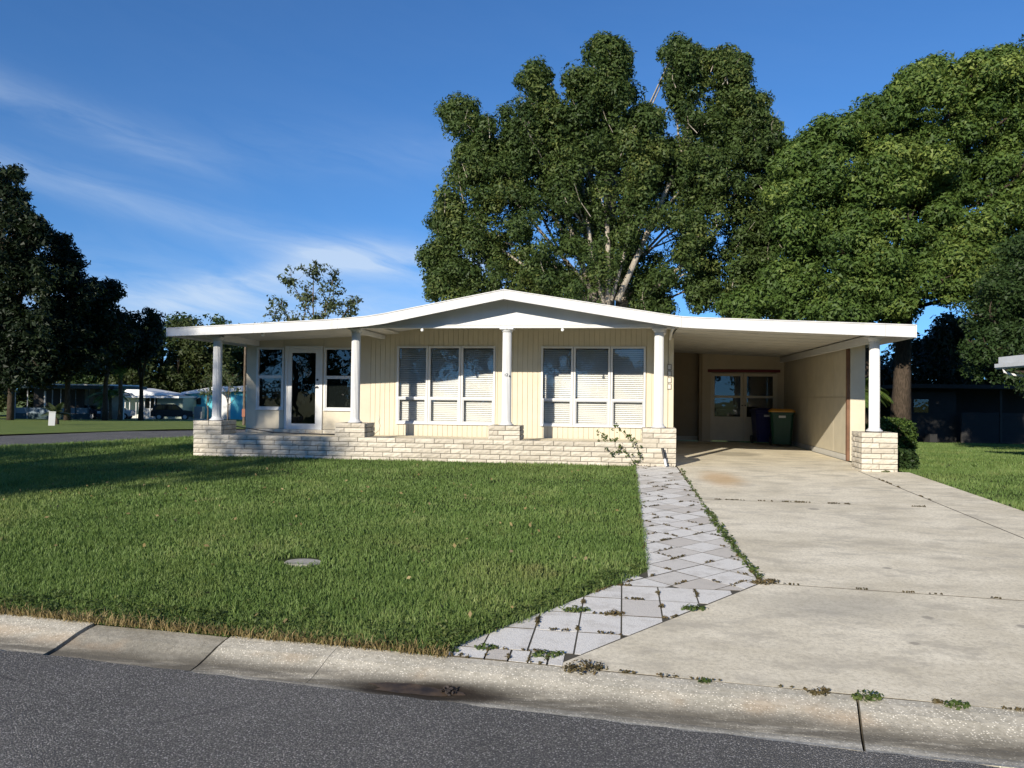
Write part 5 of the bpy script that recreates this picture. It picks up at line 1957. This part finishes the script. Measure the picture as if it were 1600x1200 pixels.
s3.box('corner_trim', M_WHITE, 288, 289.2, 614, None, -0.03, 0.02)


def car(x0, x1, d, yb, colour, label, cat, suv=True, rz=0.0, flip=False, zlift=0.0):
    L_ = (x1 - x0) * d / FPX
    s_ = Spot((x0 + x1) / 2, d, 'parked_car', label, cat, rz=rz, group='parked cars in the distance')
    e = s_.e
    k = L_ / 4.7
    h = 1.72 if suv else 1.42
    if flip:
        e.scale = (-1, 1, 1)
    paint_ = flat('car_paint_' + label[:4], colour, 0.22, 0.3, 0.6)
    body = [(-2.33, 0.38), (2.3, 0.36), (2.36, 0.62), (2.30, 0.86), (2.15, 1.0), (1.25, 1.06), (-2.28, 1.08), (-2.36, 0.8)]
    MB().prism_y([(x * k, z) for x, z in body], -0.9, 0.9).build('body', paint_, e)
    gh = [(-2.22, 1.082), (1.22, 1.062), (0.45, h - 0.06), (0.1, h), (-1.7, h - 0.02), (-2.05, h - 0.15)]
    MB().prism_y([(x * k, z) for x, z in gh], -0.74, 0.74).build('cabin', paint_, e)
    gl = flat('car_glass', (0.01, 0.012, 0.014), 0.08, 0, 0.8)
    for (a_, b_, c_, d_) in ((-1.95, -1.15, -1.62, -1.15), (-1.08, -0.15, -1.08, -0.15), (-0.07, 0.98, -0.07, 0.38)):
        for s2_ in (-1, 1):
            y0_, y1_ = (-0.752, -0.741) if s2_ < 0 else (0.741, 0.752)
            MB().prism_y([(a_ * k, 1.12), (b_ * k, 1.12), (d_ * k, h - 0.12), (c_ * k, h - 0.12)], y0_, y1_).build('side_window', gl, e)
    MB().add([(1.17 * k, -0.68, 1.09), (1.17 * k, 0.68, 1.09), (0.5 * k, 0.62, h - 0.09), (0.5 * k, -0.62, h - 0.09), (1.19 * k, -0.68, 1.10), (1.19 * k, 0.68, 1.10), (0.52 * k, 0.62, h - 0.08), (0.52 * k, -0.62, h - 0.08)],
             [(0, 1, 2, 3), (4, 5, 6, 7), (0, 1, 5, 4), (1, 2, 6, 5), (2, 3, 7, 6), (3, 0, 4, 7)]).build('windscreen', gl, e)
    for x in (-1.45, 1.42):
        for y in (-0.86, 0.86):
            w_ = MB().tube([(x * k, y - 0.11, 0.34), (x * k, y + 0.11, 0.34)], 0.35, 20).build('wheel', M_BLACK, e)
            MB().tube([(x * k, y - 0.116, 0.34), (x * k, y + 0.116, 0.34)], 0.21, 14).build('rim', M_ALU, w_)
    for y in (-0.7, 0.7):
        MB().box(2.29 * k, 2.34 * k, y - 0.16, y + 0.16, 0.70, 0.84).build('headlight', M_WHITE, e)
        MB().box(-2.38 * k, -2.33 * k, y - 0.12, y + 0.12, 0.78, 1.0).build('tail_light', flat('tail_red', (0.35, 0.02, 0.02), 0.3), e)
    MB().box(-2.40 * k, -2.36 * k, -0.25, 0.25, 0.62, 0.76).build('number_plate', M_WHITE, e)
    for s2_ in (-1, 1):
        MB().box(0.78 * k, 0.95 * k, s2_ * 0.98 - 0.08, s2_ * 0.98 + 0.08, 1.06, 1.2).build('mirror', paint_, e)
    return e


car(240, 300, 85, 649, (0.012, 0.013, 0.022), 'black suv parked on the drive before the pale house', 'suv', True, 0.35)
car(122, 163, 78, 645, (0.018, 0.024, 0.05), 'dark blue car under the teal carport roof', 'car', False, -0.15)
car(160, 206, 84, 645, (0.62, 0.62, 0.62), 'white car half hidden behind the palm trunk', 'car', False, 0.2)

# the suv's drive
sd = Spot(255, 84, 'drive_strip', None, None)
sd.e['kind'] = 'structure'
MB().box(-6.5, 5, -3.2, 3.0, -0.2, 0.03).build('concrete_strip', paint('far_concrete', (0.42, 0.39, 0.33), 0.9), sd.e)

pl = at(187, 650, 70)
palm('palm_tree', 'palm with a straight grey trunk in front of the pale house', (pl[0], pl[1], zfar(70)), 5.1, 0.19, 2.6, 16, F_B, 0.9, seed=4, trunkmat=M_BARK, w=0.12)
pl = at(172, 650, 73)
palm('palm_tree', 'shorter light green palm left of the straight palm trunk', (pl[0], pl[1], zfar(73)), 2.4, 0.16, 2.3, 16, F_B, 0.8, seed=6, w=0.12)
pl = at(87, 662, 38.5)
palm('sago_palm', 'spiky sago palm behind the small white utility pedestal', (pl[0], pl[1], zfar(38.5)), 0.55, 0.14, 0.8, 22, F_E, 0.45, seed=8, cat='sago palm', w=0.05)
pl = at(1346, 640, 33)
palm('palm_tree', 'yellow green palm glimpsed between carport wall and column', (pl[0], pl[1], -0.5), 2.2, 0.15, 1.5, 14, F_B, 0.9, seed=9, w=0.08)

ub = Spot(81, 35, 'utility_pedestal', 'small white utility pedestal on the verge across the side street', 'utility box')
MB().box(-0.13, 0.13, -0.1, 0.1, -0.05, 0.62).build('cabinet', M_WHITE, ub.e, rot=(0, 0.04, 0.5))
MB().box(-0.14, 0.14, -0.11, 0.11, 0.622, 0.66).build('cap', M_PALE, ub.e, rot=(0, 0.04, 0.5))

up = Spot(381.5, 44, 'utility_pole', 'thin brown pole beside the left corner of the bungalow', 'pole')
MB().tube([(0, 0, -0.3), (0, 0, 2.2), (0.02, 0, 5.2)], [0.085, 0.075, 0.06], 10).build('pole', M_BARK, up.e)
MB().box(-0.09, 0.09, -0.11, -0.08, 0.5, 0.95).build('meter_plate', paint('rust_plate', (0.25, 0.10, 0.06), 0.7), up.e)

for i, (x, lst, lab) in enumerate(((325, [(320, 600, 10), (332, 590, 11), (315, 615, 8), (328, 612, 9)], 'slender young tree left of the first porch column, before the turquoise house'),
                                   (356, [(352, 585, 11), (366, 592, 11), (345, 600, 9), (372, 610, 8), (360, 606, 9)], 'slender young tree right of the first porch column, before the turquoise house'))):
    bb = at(x, 640, 62)
    bb[2] = zfar(62)
    tree('young_tree', lab, bb, px_blobs(lst, 62, 0.6, 300 + i, False), F_E, M_BARK, 0.06, leaf=0.16, clump=0.22, per=14, dens=0.9, group='young trees across the side street', seed=300 + i, branch_r=0.03, shell=0.1)

# ------------------------------------------------------------------ right side: dark outbuilding and the neighbour's roof
s4 = Spot(1510, 41, 'outbuilding', 'outbuilding with lap siding half wall, coloured near black for the tree shade', 'outbuilding', z=-0.80, rz=-0.1)
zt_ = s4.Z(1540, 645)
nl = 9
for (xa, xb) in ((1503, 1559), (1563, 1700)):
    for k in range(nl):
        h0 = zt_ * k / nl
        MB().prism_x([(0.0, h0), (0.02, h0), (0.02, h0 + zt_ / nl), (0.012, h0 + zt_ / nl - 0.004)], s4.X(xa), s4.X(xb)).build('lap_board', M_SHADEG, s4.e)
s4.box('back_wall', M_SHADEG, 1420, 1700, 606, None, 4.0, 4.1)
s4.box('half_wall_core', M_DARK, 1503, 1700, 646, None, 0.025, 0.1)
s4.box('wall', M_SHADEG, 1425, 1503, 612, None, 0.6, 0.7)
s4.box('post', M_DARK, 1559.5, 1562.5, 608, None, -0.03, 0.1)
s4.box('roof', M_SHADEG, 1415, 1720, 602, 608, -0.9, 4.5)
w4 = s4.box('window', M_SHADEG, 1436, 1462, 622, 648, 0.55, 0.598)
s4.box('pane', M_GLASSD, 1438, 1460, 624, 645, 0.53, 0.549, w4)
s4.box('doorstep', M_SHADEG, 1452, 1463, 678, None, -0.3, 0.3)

nb = empty('neighbour_carport', (12.0, 6.87, 0))
tag(nb, "neighbour's white eave with gutter poking in at the right edge", 'carport')
MB().box(0.0, 8, -9.5, 0.0, 2.40, 2.50).build('roof', M_ROOFW, nb)
MB().box(-0.03, -0.001, -9.5, 0.03, 2.33, 2.52).build('fascia', M_ROOFW, nb)
MB().box(-0.03, 8, 0.001, 0.03, 2.33, 2.52).build('fascia', M_ROOFW, nb)
MB().prism_y([(-0.13, 2.34), (-0.13, 2.24), (-0.09, 2.20), (-0.032, 2.20), (-0.032, 2.22), (-0.08, 2.22), (-0.115, 2.25), (-0.115, 2.34)], -9.5, 0.0).build('gutter', M_ROOFW, nb)
MB().tube([(-0.06, -0.35, 2.2), (-0.04, -0.35, 2.12), (0.12, -0.35, 2.05), (0.4, -0.35, 2.02)], 0.035, 8).build('downspout', M_ROOFW, nb)
MB().box(3.5, 3.62, -9, -0.3, -0.3, 2.39).build('wall', M_PALE, nb)
for y_ in (-9.2, -4.8, -0.5):
    MB().box(2.35, 2.45, y_ - 0.05, y_ + 0.05, -0.3, 2.39).build('post', M_WHITE, nb)
